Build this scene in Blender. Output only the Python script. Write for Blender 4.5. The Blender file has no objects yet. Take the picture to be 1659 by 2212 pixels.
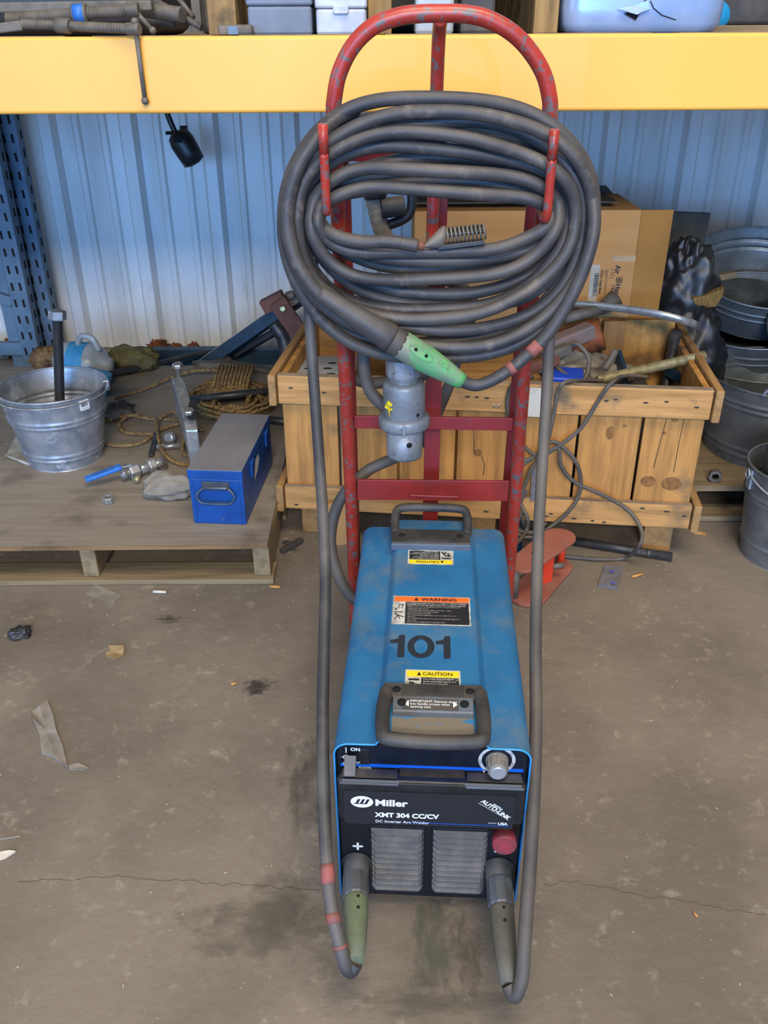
import bpy, bmesh, math, random
from mathutils import Vector, Matrix, noise
V = Vector
PI = math.pi
random.seed(7)
S = bpy.context.scene
COL = S.collection

# ------------------------------------------------------------------ camera
FPX, TH, RA, CH = 1880.0, math.radians(29.0), .006, 1.415
CAMP = V((0, 0, CH))
F_ = V((0, math.cos(TH), -math.sin(TH)))
U0 = V((0, math.sin(TH), math.cos(TH)))
R0 = V((1, 0, 0))
R_ = (math.cos(RA) * R0 - math.sin(RA) * U0).normalized()
U_ = (math.cos(RA) * U0 + math.sin(RA) * R0).normalized()
cam = bpy.data.cameras.new('camera')
cam.sensor_fit = 'HORIZONTAL'
cam.sensor_width = 36
cam.lens = 36 * FPX / 1659
cam.clip_start = .02
camo = bpy.data.objects.new('camera', cam)
COL.objects.link(camo)
m = Matrix.Identity(4)
for i in range(3):
    m[i][0], m[i][1], m[i][2], m[i][3] = R_[i], U_[i], -F_[i], CAMP[i]
camo.matrix_world = m
S.camera = camo

# ------------------------------------------------------------------ light
w = bpy.data.worlds.new('sky_light')
S.world = w
w.use_nodes = True
bg = w.node_tree.nodes['Background']
bg.inputs[0].default_value = (.74, .86, 1.0, 1)
bg.inputs[1].default_value = .30

def area(name, loc, aim, sx, sy, power, col):
    l = bpy.data.lights.new(name, 'AREA')
    l.shape = 'RECTANGLE'; l.size = sx; l.size_y = sy; l.energy = power; l.color = col
    o = bpy.data.objects.new(name, l)
    COL.objects.link(o)
    o.location = loc
    o.rotation_euler = (V(aim) - V(loc)).to_track_quat('-Z', 'Y').to_euler()
    return o
# open roller door behind the camera, blue sky coming through it
area('door_daylight', (-1.5, -9, 1.75), (.3, 4, .9), 9.0, 2.9, 1200, (.18, .46, 1.0))
area('side_daylight', (-4.4, .8, 2.4), (.2, 3.0, .6), 2.4, 2.4, 40, (.62, .80, 1.0))
# warm roof lights
area('roof_lamp', (.6, .2, 4.6), (.3, 1.7, 0), 2.6, 1.6, 170, (1.0, .84, .66))
area('far_roof_lamp', (.2, -5.2, 4.3), (0, 3, .3), 2.4, 1.0, 430, (1.0, .88, .74))
S.view_settings.view_transform = 'Standard'
S.view_settings.look = 'None'
S.view_settings.exposure = .05
S.view_settings.gamma = 1

# ------------------------------------------------------------------ helpers
def ray(px, py):
    return F_ + (px - 829.5) / FPX * R_ - (py - 1106) / FPX * U_
def at(px, py, Y=None, Z=None):
    d = ray(px, py)
    t = Y / d.y if Y is not None else (Z - CH) / d.z
    return CAMP + d * t
def wm(o):
    return (wm(o.parent) if o.parent else Matrix.Identity(4)) @ o.matrix_basis
def lin(c):
    if isinstance(c, str):
        c = [int(c[i:i + 2], 16) / 255 for i in (0, 2, 4)]
    return [x / 12.92 if x <= .04045 else ((x + .055) / 1.055) ** 2.4 for x in c] + [1]

def mat(name, col, rough=.6, metal=0, c2=None, sc=8, lo=.45, hi=.6, bump=0, bsc=60, stretch=(1, 1, 1),
        c3=None, sc3=30, lo3=.6, hi3=.68, alpha=1, spec=.5, rvar=0, coat=0, det=6):
    M = bpy.data.materials.new(name)
    M.use_nodes = True
    nt = M.node_tree; N = nt.nodes; L = nt.links
    b = N['Principled BSDF']
    b.inputs['Base Color'].default_value = lin(col)
    b.inputs['Roughness'].default_value = rough
    b.inputs['Metallic'].default_value = metal
    b.inputs['Specular IOR Level'].default_value = spec
    b.inputs['Alpha'].default_value = alpha
    b.inputs['Coat Weight'].default_value = coat
    tc = N.new('ShaderNodeTexCoord')
    mp = N.new('ShaderNodeMapping'); mp.inputs['Scale'].default_value = stretch
    L.new(tc.outputs['Object'], mp.inputs[0])
    def nz(scale, detail=6, rough_=.6):
        n = N.new('ShaderNodeTexNoise'); n.inputs['Scale'].default_value = scale
        n.inputs['Detail'].default_value = detail; n.inputs['Roughness'].default_value = rough_
        L.new(mp.outputs[0], n.inputs['Vector']); return n
    def mr(src, lo_, hi_, a=0, b_=1):
        r = N.new('ShaderNodeMapRange'); r.inputs[1].default_value = lo_; r.inputs[2].default_value = hi_
        r.inputs[3].default_value = a; r.inputs[4].default_value = b_
        L.new(src, r.inputs[0]); return r.outputs[0]
    cur = None
    def mix(fac, a, bcol):
        x = N.new('ShaderNodeMix'); x.data_type = 'RGBA'
        L.new(fac, x.inputs[0])
        if a is None: x.inputs[6].default_value = lin(col)
        else: L.new(a, x.inputs[6])
        x.inputs[7].default_value = lin(bcol)
        return x.outputs[2]
    if c2:
        n = nz(sc, det)
        f = mr(n.outputs[0], lo, hi)
        cur = mix(f, cur, c2)
        if rvar:
            L.new(mr(n.outputs[0], lo, hi, rough, rough + rvar), b.inputs['Roughness'])
    if c3:
        cur = mix(mr(nz(sc3, 8, .7).outputs[0], lo3, hi3), cur, c3)
    if cur is not None:
        L.new(cur, b.inputs['Base Color'])
    if bump:
        bn = N.new('ShaderNodeBump'); bn.inputs['Strength'].default_value = bump
        bn.inputs['Distance'].default_value = .004
        L.new(nz(bsc, 5).outputs[0], bn.inputs['Height'])
        L.new(bn.outputs[0], b.inputs['Normal'])
    return M

def wood(name, col, dark, ax, stain='6b5a45', dust=None, lo3=.6, hi3=.72):
    st = [7, 7, 7]; st[ax] = .55
    M = mat(name, col, .75, 0, dark, 5, .42, .68, .5, 14, st, det=8)
    nt = M.node_tree; N = nt.nodes; L = nt.links
    b = N['Principled BSDF']
    tc = N.new('ShaderNodeTexCoord')
    n = N.new('ShaderNodeTexNoise'); n.inputs['Scale'].default_value = 7; n.inputs['Detail'].default_value = 8
    L.new(tc.outputs['Object'], n.inputs['Vector'])
    r = N.new('ShaderNodeMapRange'); r.inputs[1].default_value = lo3; r.inputs[2].default_value = hi3
    L.new(n.outputs[0], r.inputs[0])
    x = N.new('ShaderNodeMix'); x.data_type = 'RGBA'
    old = b.inputs['Base Color'].links[0].from_socket
    L.new(r.outputs[0], x.inputs[0]); L.new(old, x.inputs[6]); x.inputs[7].default_value = lin(stain)
    L.new(x.outputs[2], b.inputs['Base Color'])
    return M

class MB:
    def __init__(s): s.v = []; s.f = []; s.sm = []; s.mi = []
    def add(s, vs, fs, smooth=False, mi=0):
        o = len(s.v); s.v += [V(p) for p in vs]
        for f in fs: s.f.append([i + o for i in f]); s.sm.append(smooth); s.mi.append(mi)
        return s
    def box(s, c, d, R=None, mi=0, taper=(1, 1)):
        c = V(c); vs = []
        for z in (-1, 1):
            for y in (-1, 1):
                for x in (-1, 1):
                    k = taper if z > 0 else (1, 1)
                    p = V((x * d[0] / 2 * k[0], y * d[1] / 2 * k[1], z * d[2] / 2))
                    vs.append(c + (R @ p if R else p))
        s.add(vs, [(0, 2, 3, 1), (4, 5, 7, 6), (0, 1, 5, 4), (2, 6, 7, 3), (0, 4, 6, 2), (1, 3, 7, 5)], False, mi)
        return s
    def bar(s, p0, p1, wd, h, up=(0, 0, 1), mi=0):
        p0, p1 = V(p0), V(p1); d = (p1 - p0); l = d.length; d.normalize()
        x = d.cross(V(up)).normalized(); u = x.cross(d)
        R = Matrix((x, d, u)).transposed()
        return s.box((p0 + p1) / 2, (wd, l, h), R, mi)
    def tube(s, pts, r, n=12, closed=False, mi=0, cap=True):
        pts = [V(p) for p in pts]; k = len(pts)
        rs = r if isinstance(r, (list, tuple)) else [r] * k
        T = []
        for i in range(k):
            a = pts[(i - 1) % k] if (closed or i) else pts[0]
            b = pts[(i + 1) % k] if (closed or i < k - 1) else pts[-1]
            d = b - a
            T.append(d.normalized() if d.length > 1e-9 else V((0, 0, 1)))
        nrm = T[0].orthogonal().normalized(); vs = []
        for i in range(k):
            nrm = (nrm - T[i] * nrm.dot(T[i])).normalized()
            bi = T[i].cross(nrm)
            for j in range(n):
                a = 2 * PI * j / n
                vs.append(pts[i] + (nrm * math.cos(a) + bi * math.sin(a)) * rs[i])
        fs = []
        for i in range(k if closed else k - 1):
            i2 = (i + 1) % k
            for j in range(n):
                fs.append((i * n + j, i * n + (j + 1) % n, i2 * n + (j + 1) % n, i2 * n + j))
        s.add(vs, fs, True, mi)
        if not closed and cap:
            o = len(s.v) - len(vs)
            s.f.append([o + j for j in range(n)][::-1]); s.sm.append(False); s.mi.append(mi)
            s.f.append([o + (k - 1) * n + j for j in range(n)]); s.sm.append(False); s.mi.append(mi)
        return s
    def lathe(s, prof, p0=(0, 0, 0), ax=(0, 0, 1), n=32, mi=0, smooth=True, rot=0):
        """prof: list of (radius, height along axis)"""
        p0 = V(p0); ax = V(ax).normalized()
        q = V((0, 0, 1)).rotation_difference(ax)
        vs = []
        for r, h in prof:
            for j in range(n):
                a = 2 * PI * j / n + rot
                vs.append(p0 + q @ V((r * math.cos(a), r * math.sin(a), h)))
        fs = []
        for i in range(len(prof) - 1):
            for j in range(n):
                fs.append((i * n + j, i * n + (j + 1) % n, (i + 1) * n + (j + 1) % n, (i + 1) * n + j))
        s.add(vs, fs, smooth, mi)
        o = len(s.v) - len(vs); k = len(prof)
        if prof[0][0] > 1e-5: s.f.append([o + j for j in range(n)][::-1]); s.sm.append(False); s.mi.append(mi)
        if prof[-1][0] > 1e-5: s.f.append([o + (k - 1) * n + j for j in range(n)]); s.sm.append(False); s.mi.append(mi)
        return s
    def lathe_open(s, prof, p0=(0, 0, 0), ax=(0, 0, 1), n=48, mi=0):
        s.lathe(prof, p0, ax, n, mi)
        for _ in range((prof[0][0] > 1e-5) + (prof[-1][0] > 1e-5)):
            s.f.pop(); s.sm.pop(); s.mi.pop()
        return s
    def cyl(s, p0, p1, r, n=20, r2=None, mi=0, rot=0, smooth=True):
        p0, p1 = V(p0), V(p1)
        return s.lathe([(r, 0), (r if r2 is None else r2, (p1 - p0).length)], p0, p1 - p0, n, mi, smooth, rot)
    def thread(s, p0, p1, r, pitch=.003, dep=.0012, n=20, mi=0):
        p0, p1 = V(p0), V(p1); l = (p1 - p0).length; k = int(l / pitch); pr = []
        for i in range(k):
            h = l * i / k
            pr += [(r - dep, h), (r, h + l / k * .4), (r, h + l / k * .6)]
        pr.append((r - dep, l))
        return s.lathe(pr, p0, p1 - p0, n, mi, False)
    def prism(s, poly, h, M=None, mi=0, smooth=False):
        """poly: 2D list in XY, extruded by h along Z, then M applied"""
        n = len(poly)
        a = sum(poly[i][0] * poly[(i + 1) % n][1] - poly[(i + 1) % n][0] * poly[i][1] for i in range(n))
        if a < 0: poly = poly[::-1]
        vs = [V((x, y, 0)) for x, y in poly] + [V((x, y, h)) for x, y in poly]
        if M: vs = [M @ p for p in vs]
        s.add(vs, [list(range(n))[::-1], list(range(n, 2 * n))], False, mi)
        o = len(s.v) - 2 * n
        for i in range(n):
            s.f.append([o + i, o + (i + 1) % n, o + n + (i + 1) % n, o + n + i]); s.sm.append(smooth); s.mi.append(mi)
        return s
    def loft(s, secs, closed_sec=False, mi=0, smooth=True):
        k = len(secs[0]); vs = [p for sc in secs for p in sc]; fs = []
        for i in range(len(secs) - 1):
            for j in range(k if closed_sec else k - 1):
                fs.append((i * k + j, i * k + (j + 1) % k, (i + 1) * k + (j + 1) % k, (i + 1) * k + j))
        return s.add(vs, fs, smooth, mi)
    def blob(s, c, rad, amp=.25, fr=3, seed=0, nu=40, nv=24, R=None, flat=None, ridge=True, crumple=False):
        c = V(c); vs = []
        for i in range(nv + 1):
            th = PI * i / nv
            for j in range(nu):
                ph = 2 * PI * j / nu
                d = V((math.sin(th) * math.cos(ph), math.sin(th) * math.sin(ph), math.cos(th)))
                q = d * fr + V((seed * 3.1, seed * 1.7, seed))
                a = noise.noise(q) + .5 * noise.noise(q * 2.3)
                if crumple: a = noise.noise(d * fr + V((seed, 0, 0))) + 1.3 * noise.noise(d * fr * 7 + V((seed, 5, 0)))
                elif ridge: a += .7 * (1 - 2 * abs(noise.noise(q * 1.6 + V((9, 9, 9)))) * 1.6) - .4
                p = V((d.x * rad[0], d.y * rad[1], d.z * rad[2])) * (1 + amp * a)
                if R: p = R @ p
                p += c
                if flat is not None and p.z < flat: p.z = flat + .0005
                vs.append(p)
        fs = []
        for i in range(nv):
            for j in range(nu):
                fs.append((i * nu + j, i * nu + (j + 1) % nu, (i + 1) * nu + (j + 1) % nu, (i + 1) * nu + j)[::-1])
        return s.add(vs, fs, True)
    def build(s, name, m, parent=None, world=True, bev=0, seg=2, origin=None, solid=0, sub=0):
        me = bpy.data.meshes.new(name)
        vs = [v.copy() for v in s.v]
        loc = V((0, 0, 0))
        if parent is not None:
            if world:
                inv = wm(parent).inverted(); vs = [inv @ v for v in vs]
        else:
            if origin is None:
                mn = [min(v[i] for v in vs) for i in range(3)]; mx = [max(v[i] for v in vs) for i in range(3)]
                origin = V(((mn[0] + mx[0]) / 2, (mn[1] + mx[1]) / 2, mn[2]))
            loc = V(origin); vs = [v - loc for v in vs]
        me.from_pydata([tuple(v) for v in vs], [], s.f)
        for p, sm, mi in zip(me.polygons, s.sm, s.mi): p.use_smooth = sm; p.material_index = mi
        for mm in (m if isinstance(m, (list, tuple)) else [m]): me.materials.append(mm)
        me.update()
        o = bpy.data.objects.new(name, me); COL.objects.link(o)
        o.location = loc
        if parent is not None: o.parent = parent
        if solid:
            q = o.modifiers.new('t', 'SOLIDIFY'); q.thickness = solid; q.offset = 0
        if bev:
            q = o.modifiers.new('b', 'BEVEL'); q.width = bev; q.segments = seg; q.limit_method = 'ANGLE'; q.angle_limit = .6
            q.use_clamp_overlap = True
        if sub:
            q = o.modifiers.new('s', 'SUBSURF'); q.levels = sub; q.render_levels = sub
        return o

def tag(o, label, cat, group=None, kind=None):
    o['label'] = label; o['category'] = cat
    if group: o['group'] = group
    if kind: o['kind'] = kind
    return o
def thing(name, label, cat, loc=(0, 0, 0), rot=(0, 0, 0), group=None):
    o = bpy.data.objects.new(name, None); COL.objects.link(o)
    o.empty_display_size = .05
    o.location = loc; o.rotation_euler = rot
    return tag(o, label, cat, group)
def struct(o): o['kind'] = 'structure'; return o

def spl(pts, n=10, closed=False):
    pts = [V(p) for p in pts]; k = len(pts); out = []
    for i in range(k if closed else k - 1):
        if closed: a, b, c, d = pts[i - 1], pts[i], pts[(i + 1) % k], pts[(i + 2) % k]
        else: a, b, c, d = pts[max(i - 1, 0)], pts[i], pts[i + 1], pts[min(i + 2, k - 1)]
        for j in range(n):
            t = j / n
            out.append(.5 * ((2 * b) + (c - a) * t + (2 * a - 5 * b + 4 * c - d) * t * t + (3 * b - a - 3 * c + d) * t ** 3))
    if not closed: out.append(pts[-1])
    return out
def frame(o, x, y):
    """matrix with local X along x, local Y along y, Z the normal"""
    x = V(x).normalized(); z = x.cross(V(y)).normalized(); y = z.cross(x)
    M = Matrix.Identity(4)
    for i in range(3): M[i][0], M[i][1], M[i][2], M[i][3] = x[i], y[i], z[i], o[i]
    return M
def text_into(mb, txt, size, M, sx=1, bold=0, mi=0, align='LEFT', spacing=1):
    c = bpy.data.curves.new('txt', 'FONT'); c.body = txt; c.size = size; c.offset = bold; c.align_x = align
    c.space_character = spacing; c.resolution_u = 3
    o = bpy.data.objects.new('txt', c); COL.objects.link(o)
    dg = bpy.context.evaluated_depsgraph_get(); dg.update()
    me = bpy.data.meshes.new_from_object(o.evaluated_get(dg))
    mb.add([M @ V((v.co.x * sx, v.co.y, 0)) for v in me.vertices], [list(p.vertices) for p in me.polygons], False, mi)
    bpy.data.objects.remove(o); bpy.data.curves.remove(c); bpy.data.meshes.remove(me)
def quad(mb, M, x0, y0, x1, y1, z=0, mi=0):
    mb.add([M @ V((x0, y0, z)), M @ V((x1, y0, z)), M @ V((x1, y1, z)), M @ V((x0, y1, z))], [(0, 1, 2, 3)], False, mi)
def ell(cx, cy, rx, ry, n=28):
    return [(cx + rx * math.cos(2 * PI * i / n), cy + ry * math.sin(2 * PI * i / n)) for i in range(n)]
def flatpoly(mb, M, pts, z=0, mi=0):
    mb.add([M @ V((x, y, z)) for x, y in pts], [list(range(len(pts)))], False, mi)
def barcode(mb, M, x0, y0, x1, y1, z, mi, seed=1):
    rr = random.Random(seed); x = x0
    while x < x1:
        wd = (x1 - x0) * rr.choice((.012, .02, .035)); quad(mb, M, x, y0, min(x + wd, x1), y1, z, mi)
        x += wd + (x1 - x0) * rr.choice((.015, .025))

# ------------------------------------------------------------------ materials
m_floor = mat('concrete', '7a7165', .82, 0, '665e54', 2.6, .38, .64, .55, 38, c3='989081', sc3=26, lo3=.57, hi3=.80)
m_stain = mat('oil_stain', '625b53', .8, 0, '4f4943', 12, .4, .6)
m_crack = mat('crack_dark', '54493c', .9)
m_wall = mat('painted_wall_steel', 'd2d3d2', .34, 0, 'bcbbb6', 2.5, .46, .72, .02, 5, (3, 3, .5), c3='8b8579', sc3=7, lo3=.64, hi3=.8)
m_rust = mat('rust', '8a4a22', .9, 0, '4a2c18', 30, .4, .6, .6, 60)
m_yellow = mat('yellow_rack_paint', 'e8af4c', .5, 0, 'e3a742', 1.5, .4, .7, coat=.05)
m_dusty = mat('dusty_shelf', '8f7d66', .9, 0, '6e6254', 10, .4, .6)
m_rackblue = mat('rack_grey_blue', '5c7388', .45, 0, '4c6276', 9, .45, .65, c3='3b434a', sc3=24, lo3=.66, hi3=.72)
m_hole = mat('dark_hole', '0b0c0e', .9)
m_red = mat('chipped_red_paint', 'a8372b', .36, 0, '8c2b22', 9, .4, .65, .15, 60, c3='625b5b', sc3=58, lo3=.54, hi3=.585)
m_redflat = mat('dull_red_paint', '8e2a2a', .5, 0, '722224', 6, .4, .7, .1, 50, c3='5a4a4b', sc3=22, lo3=.62, hi3=.7)
m_cable = mat('dusty_cable_rubber', '4d4946', .55, 0, '343437', 7, .38, .62, .08, 30, c3='6b6259', sc3=20, lo3=.56, hi3=.76)
m_cable2 = mat('grey_cable_rubber', '5a534b', .66, 0, '373534', 5, .38, .66, .08, 30)
m_cable3 = mat('bluish_grey_cable', '5b5753', .6, 0, '2e2d2f', 4.5, .40, .60, .05, 30)
m_cord = mat('thin_cord_rubber', '5c564e', .6, 0, '45423f', 9, .4, .65)
m_black = mat('black_plastic', '17181b', .42, 0, '2b2c2f', 14, .5, .75, .1, 60)
m_blackd = mat('dusty_black_plastic', '2d2c2c', .6, 0, '544f48', 9, .42, .7, .1, 60)
m_panel = mat('black_front_panel', '0e1116', .4, 0, '1b1d22', 16, .5, .75, c3='8b8f92', sc3=75, lo3=.70, hi3=.74)
m_ctrl = mat('navy_control_panel', '0b1320', .32, 0, '141d2c', 18, .45, .7)
m_weld = mat('welder_blue_paint', '22699a', .5, 0, '1c5a88', 5, .42, .66, .06, 30, c3='66706c', sc3=6.5, lo3=.50, hi3=.80)
m_weldedge = mat('bare_blue_edge', '2f8fd0', .4)
m_line = mat('blue_stripe', '0d5fdc', .4)
m_white = mat('white_print', 'e2e6e8', .5)
m_whitedirty = mat('worn_white_print', 'b9bab6', .6, 0, '8e8e8a', 60, .45, .6)
m_yell = mat('sticker_yellow', 'e8cc1e', .5)
m_oran = mat('sticker_orange', 'f0692a', .5)
m_blk = mat('sticker_black', '1c1e22', .5)
m_num = mat('number_decal_black', '1d2630', .5, 0, '28445a', 60, .62, .7)
m_louv = mat('dusty_louvre_metal', '4d4d4d', .55, .2, '68645f', 25, .45, .7)
m_dust = mat('dust_film', '6f6a5f', .95, 0, '2c6da0', 16, .56, .62, stretch=(1, 3, 1))
m_knob = mat('grey_knob', '77756f', .5, 0, '5b5a57', 20, .45, .6)
m_knobf = mat('silver_knob_cap', 'a8acb2', .35, .5)
m_redcap = mat('red_rubber_cap', '8d3038', .6, 0, '6f3036', 30, .45, .6)
m_green = mat('green_rubber', '5e9069', .6, 0, '4aa75e', 12, .42, .55, .2, 60, c3='74796c', sc3=16, lo3=.42, hi3=.62)
m_greend = mat('dusty_green_rubber', '5d6150', .8, 0, '63785a', 8, .42, .6, .2, 60)
m_conn = mat('dusty_connector', '5b584e', .75, 0, '4c4a43', 9, .42, .6, .2, 60)
m_collar = mat('grey_blue_collar', '55606f', .45, 0, '4a4b4c', 10, .4, .6)
m_pink = mat('faded_red_tape', '8f5048', .7, 0, '6b4a46', 30, .4, .6)
m_alum = mat('cast_aluminium', '92969b', .5, .4, '73767a', 14, .4, .65, .45, 60, c3='5c5f63', sc3=50, lo3=.6, hi3=.66)
m_galv = mat('galvanised_steel', 'b4bac2', .36, .6, '8a9098', 16, .38, .62, .12, 22, c3='c7cdd6', sc3=22, lo3=.58, hi3=.66, rvar=.2)
m_galvd = mat('dull_galvanised_steel', '8f9496', .4, .7, '6a6f70', 9, .38, .62, .1, 22, rvar=.2)
m_steel = mat('bright_steel', 'b9bab9', .32, .65, '8f908c', 30, .4, .65)
m_dsteel = mat('dark_steel', '3c3e42', .45, .5, '57534d', 20, .5, .7, .1, 60)
m_dgsteel = mat('dusty_grey_steel', '6f6a61', .65, .35, '55504a', 22, .42, .65, .15, 80)
m_brass = mat('zinc_yellow_thread', 'b3aa84', .38, .5, '8d835f', 40, .4, .6)
m_wcx = wood('crate_pine_length', 'bf9056', '96703c', 0)
m_wcz = wood('crate_pine_upright', 'ba8747', '8d6432', 2)
m_wcy = wood('crate_pine_across', 'a07c4c', '84633a', 1)
m_ply = wood('dusty_plywood', '857d70', '797064', 0, '5b534a', lo3=.56, hi3=.78)
m_palw = wood('weathered_pallet_wood', '857558', '65563f', 0, '4a4034')
m_palwy = wood('weathered_pallet_wood_across', '8b7a5a', '68593f', 1, '4a4034')
m_palz = wood('old_block_wood', '9b7d4c', '6d5532', 2, '3f3526')
m_plyedge = wood('plywood_edge', '8a6c45', '5a452d', 0, '4a3a28')
m_card = mat('cardboard', 'b98c57', .85, 0, 'ae804a', 3, .4, .65, .04, 60, (.4, .4, 6))
m_cardd = mat('cardboard_side', 'a97a3d', .85, 0, '9a6d34', 4, .4, .65)
m_carddark = mat('cardboard_grey_flap', '4b453e', .85, 0, '6a5a42', 5, .5, .7)
m_tape = mat('packing_tape', 'b39a76', .3, 0, '9c8362', 10, .4, .6)
m_tblue = mat('toolbox_blue', '0b4790', .38, 0, '0a3a7a', 8, .45, .65, c3='5c5d60', sc3=18, lo3=.66, hi3=.72)
m_tgrey = mat('dust_covered_lid', '74747a', .8, 0, '6b6b70', 6, .4, .6, c3='9b9a97', sc3=70, lo3=.74, hi3=.76)
m_thandle = mat('toolbox_handle_steel', '3c4d63', .4, .5, '54585c', 20, .45, .6)
m_rope = mat('tan_rope', '93794c', .8, 0, '655236', 60, .4, .6, .5, 180)
m_cloth = mat('dusty_grey_cloth', '888277', .9, 0, '6f695f', 9, .4, .65, .3, 70)
m_plast = mat('milky_plastic', 'a9b2b8', .35, 0, '8a8f90', 7, .4, .65)
m_bluelab = mat('blue_label', '2c86b8', .5, 0, '5f9ab5', 14, .5, .6)
m_brownobj = mat('brown_leather', '7b5f3a', .7, 0, '4f3922', 16, .4, .6)
m_olive = mat('olive_dusty_rubber', '6b6439', .75, 0, '4d482f', 9, .4, .6, .2, 50)
m_paper = mat('grubby_paper', 'b7b4a9', .8, 0, '8d8878', 9, .45, .65)
m_handleblue = mat('blue_vinyl_grip', '2c6fc4', .5, 0, '235ba6', 20, .45, .6)
m_navy = mat('dark_blue_steel', '17374f', .5, 0, '12283a', 12, .4, .65)
m_rustred = mat('red_oxide_paint', '6c4434', .7, 0, '50332a', 12, .4, .65, .1, 40)
m_clamp = mat('dusty_red_clamp_paint', '9a6050', .75, 0, '8a4a3c', 6, .4, .65, .08, 60, c3='7d6a5e', sc3=11, lo3=.55, hi3=.66)
m_orange = mat('bright_orange_paint', 'd23c20', .5)
m_rodpink = mat('dusty_red_steel', '7f6a66', .65, .1, '6a6460', 9, .4, .65)
m_orrust = mat('orange_rusty_pipe', '8e4a1e', .7, 0, '3d2a20', 9, .42, .58, .2, 40)
m_bagp = mat('dusty_clear_bag', '8f8a80', .35, 0, '6d675f', 12, .4, .6, alpha=.9)
m_bagc = mat('clear_baggie', '7b7d88', .25, 0, '6f6f74', 40, .4, .6, alpha=.75)
m_bagprint = mat('baggie_blue_print', '5557b5', .4)
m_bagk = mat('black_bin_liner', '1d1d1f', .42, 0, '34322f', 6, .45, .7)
m_trayb = mat('blue_plastic_tray', '1243c0', .45)
m_casegrey = mat('grey_case', '6c7788', .55, 0, '5f6978', 10, .4, .65)
m_casesil = mat('silver_case', 'b4bac4', .5, .1, '9da3ae', 14, .4, .6)
m_tank = mat('scratched_blue_silver', 'a9bfe2', .25, .35, '8ba8d4', 5, .4, .62)
m_cyan = mat('cyan_plastic', '1c86b8', .4)
m_leaf = mat('dry_leaf', 'a08a66', .8, 0, '87704e', 16, .4, .6)
m_scrapw = mat('pale_scrap', 'cfc8b8', .8)
m_strip = mat('torn_plastic_film', '8d887f', .5, 0, '78736b', 20, .4, .6)
m_butt = mat('tan_stub', 'c08a4a', .8)
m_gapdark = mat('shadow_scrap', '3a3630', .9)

# ------------------------------------------------------------------ floor and wall
mb = MB(); mb.box((0, 1.2, -.05), (9, 8, .1)); floor = struct(mb.build('floor', m_floor))
def crack(pts, wd):
    c = MB()
    P = []
    for a, b in zip(pts, pts[1:]):
        A, B = at(*a, Z=0), at(*b, Z=0)
        for i in range(12):
            q = A.lerp(B, i / 12); q.y += .008 * noise.noise(q * 40) + .004 * noise.noise(q * 120); q.z = .0006; P.append(q)
    s1 = [p + V((0, wd * (.3 + abs(noise.noise(p * 60))), 0)) for p in P]; s2 = [p - V((0, wd * .4, 0)) for p in P]
    c.loft([s1, s2], smooth=False)
    return c.build('crack', m_crack, floor)
crack([(40, 1905), (240, 1895), (330, 1900), (480, 1910), (560, 1912), (600, 1918), (700, 1925)], .0011)
crack([(1175, 1915), (1215, 1905), (1290, 1912), (1380, 1935), (1500, 1950), (1590, 1968), (1659, 1975)], .0011)

def stain_mat(name, col, seed, strength):
    M = mat(name, col, .85); nt = M.node_tree; N = nt.nodes; L = nt.links; b = N['Principled BSDF']
    tc = N.new('ShaderNodeTexCoord'); ln = N.new('ShaderNodeVectorMath'); ln.operation = 'LENGTH'
    L.new(tc.outputs['Object'], ln.inputs[0])
    nz = N.new('ShaderNodeTexNoise'); nz.noise_dimensions = '4D'; nz.inputs['W'].default_value = seed; nz.inputs['Scale'].default_value = 2.6; nz.inputs['Detail'].default_value = 9
    nz.inputs['Roughness'].default_value = .65
    L.new(tc.outputs['Object'], nz.inputs['Vector'])
    a = N.new('ShaderNodeMath'); a.operation = 'MULTIPLY_ADD'; a.inputs[1].default_value = -1; a.inputs[2].default_value = .62
    L.new(ln.outputs['Value'], a.inputs[0])
    c = N.new('ShaderNodeMath'); c.operation = 'MULTIPLY_ADD'; c.inputs[1].default_value = 2.4; c.inputs[2].default_value = -1.2; L.new(nz.outputs[0], c.inputs[0])
    d = N.new('ShaderNodeMath'); d.operation = 'ADD'; L.new(a.outputs[0], d.inputs[0]); L.new(c.outputs[0], d.inputs[1])
    e = N.new('ShaderNodeMapRange'); e.inputs[1].default_value = 0; e.inputs[2].default_value = .6; e.inputs[3].default_value = 0; e.inputs[4].default_value = strength
    L.new(d.outputs[0], e.inputs[0]); L.new(e.outputs[0], b.inputs['Alpha'])
    return M
def stain(px, py, rx, ry, seed, col='45423a', k=.6):
    c = at(px, py, Z=0)
    mb = MB(); mb.add([V((-1, -1, 0)), V((1, -1, 0)), V((1, 1, 0)), V((-1, 1, 0))], [(0, 1, 2, 3)])
    o = mb.build('stain', stain_mat('floor_stain', col, seed, k), floor, False)
    o.location = V((c.x, c.y, .0004 + .0001 * seed)) - floor.location; o.scale = (rx, ry, 1)
stain(560, 1485, .075, .05, 1, '33302a', .85)
stain(365, 1338, .06, .035, 2, '3c3931')
stain(935, 2040, .075, .17, 3, '505548', .6)
stain(600, 1990, .22, .16, 4, '4d4c42', .5)
stain(1010, 2060, .05, .12, 5, '4a443b', .5)
stain(660, 1700, .09, .22, 6, '474539', .5)
stain(900, 2160, .25, .07, 7, '4d4d44', .4)
YW = 4.2
WA = at(454, 250, Y=YW).x
PER = .357
def wall_prof():
    prof = []
    k0 = -9
    for k in range(k0, 12):
        x = WA + k * PER
        prof += [(x - .052, 0), (x - .034, -.040), (x + .014, -.040), (x + .034, 0)]
        for mn in (1 / 3., 2 / 3.):
            q = x + mn * PER
            prof += [(q - .022, 0), (q - .012, -.010), (q + .008, -.010), (q + .018, 0)]
    return prof
pr = wall_prof()
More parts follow.
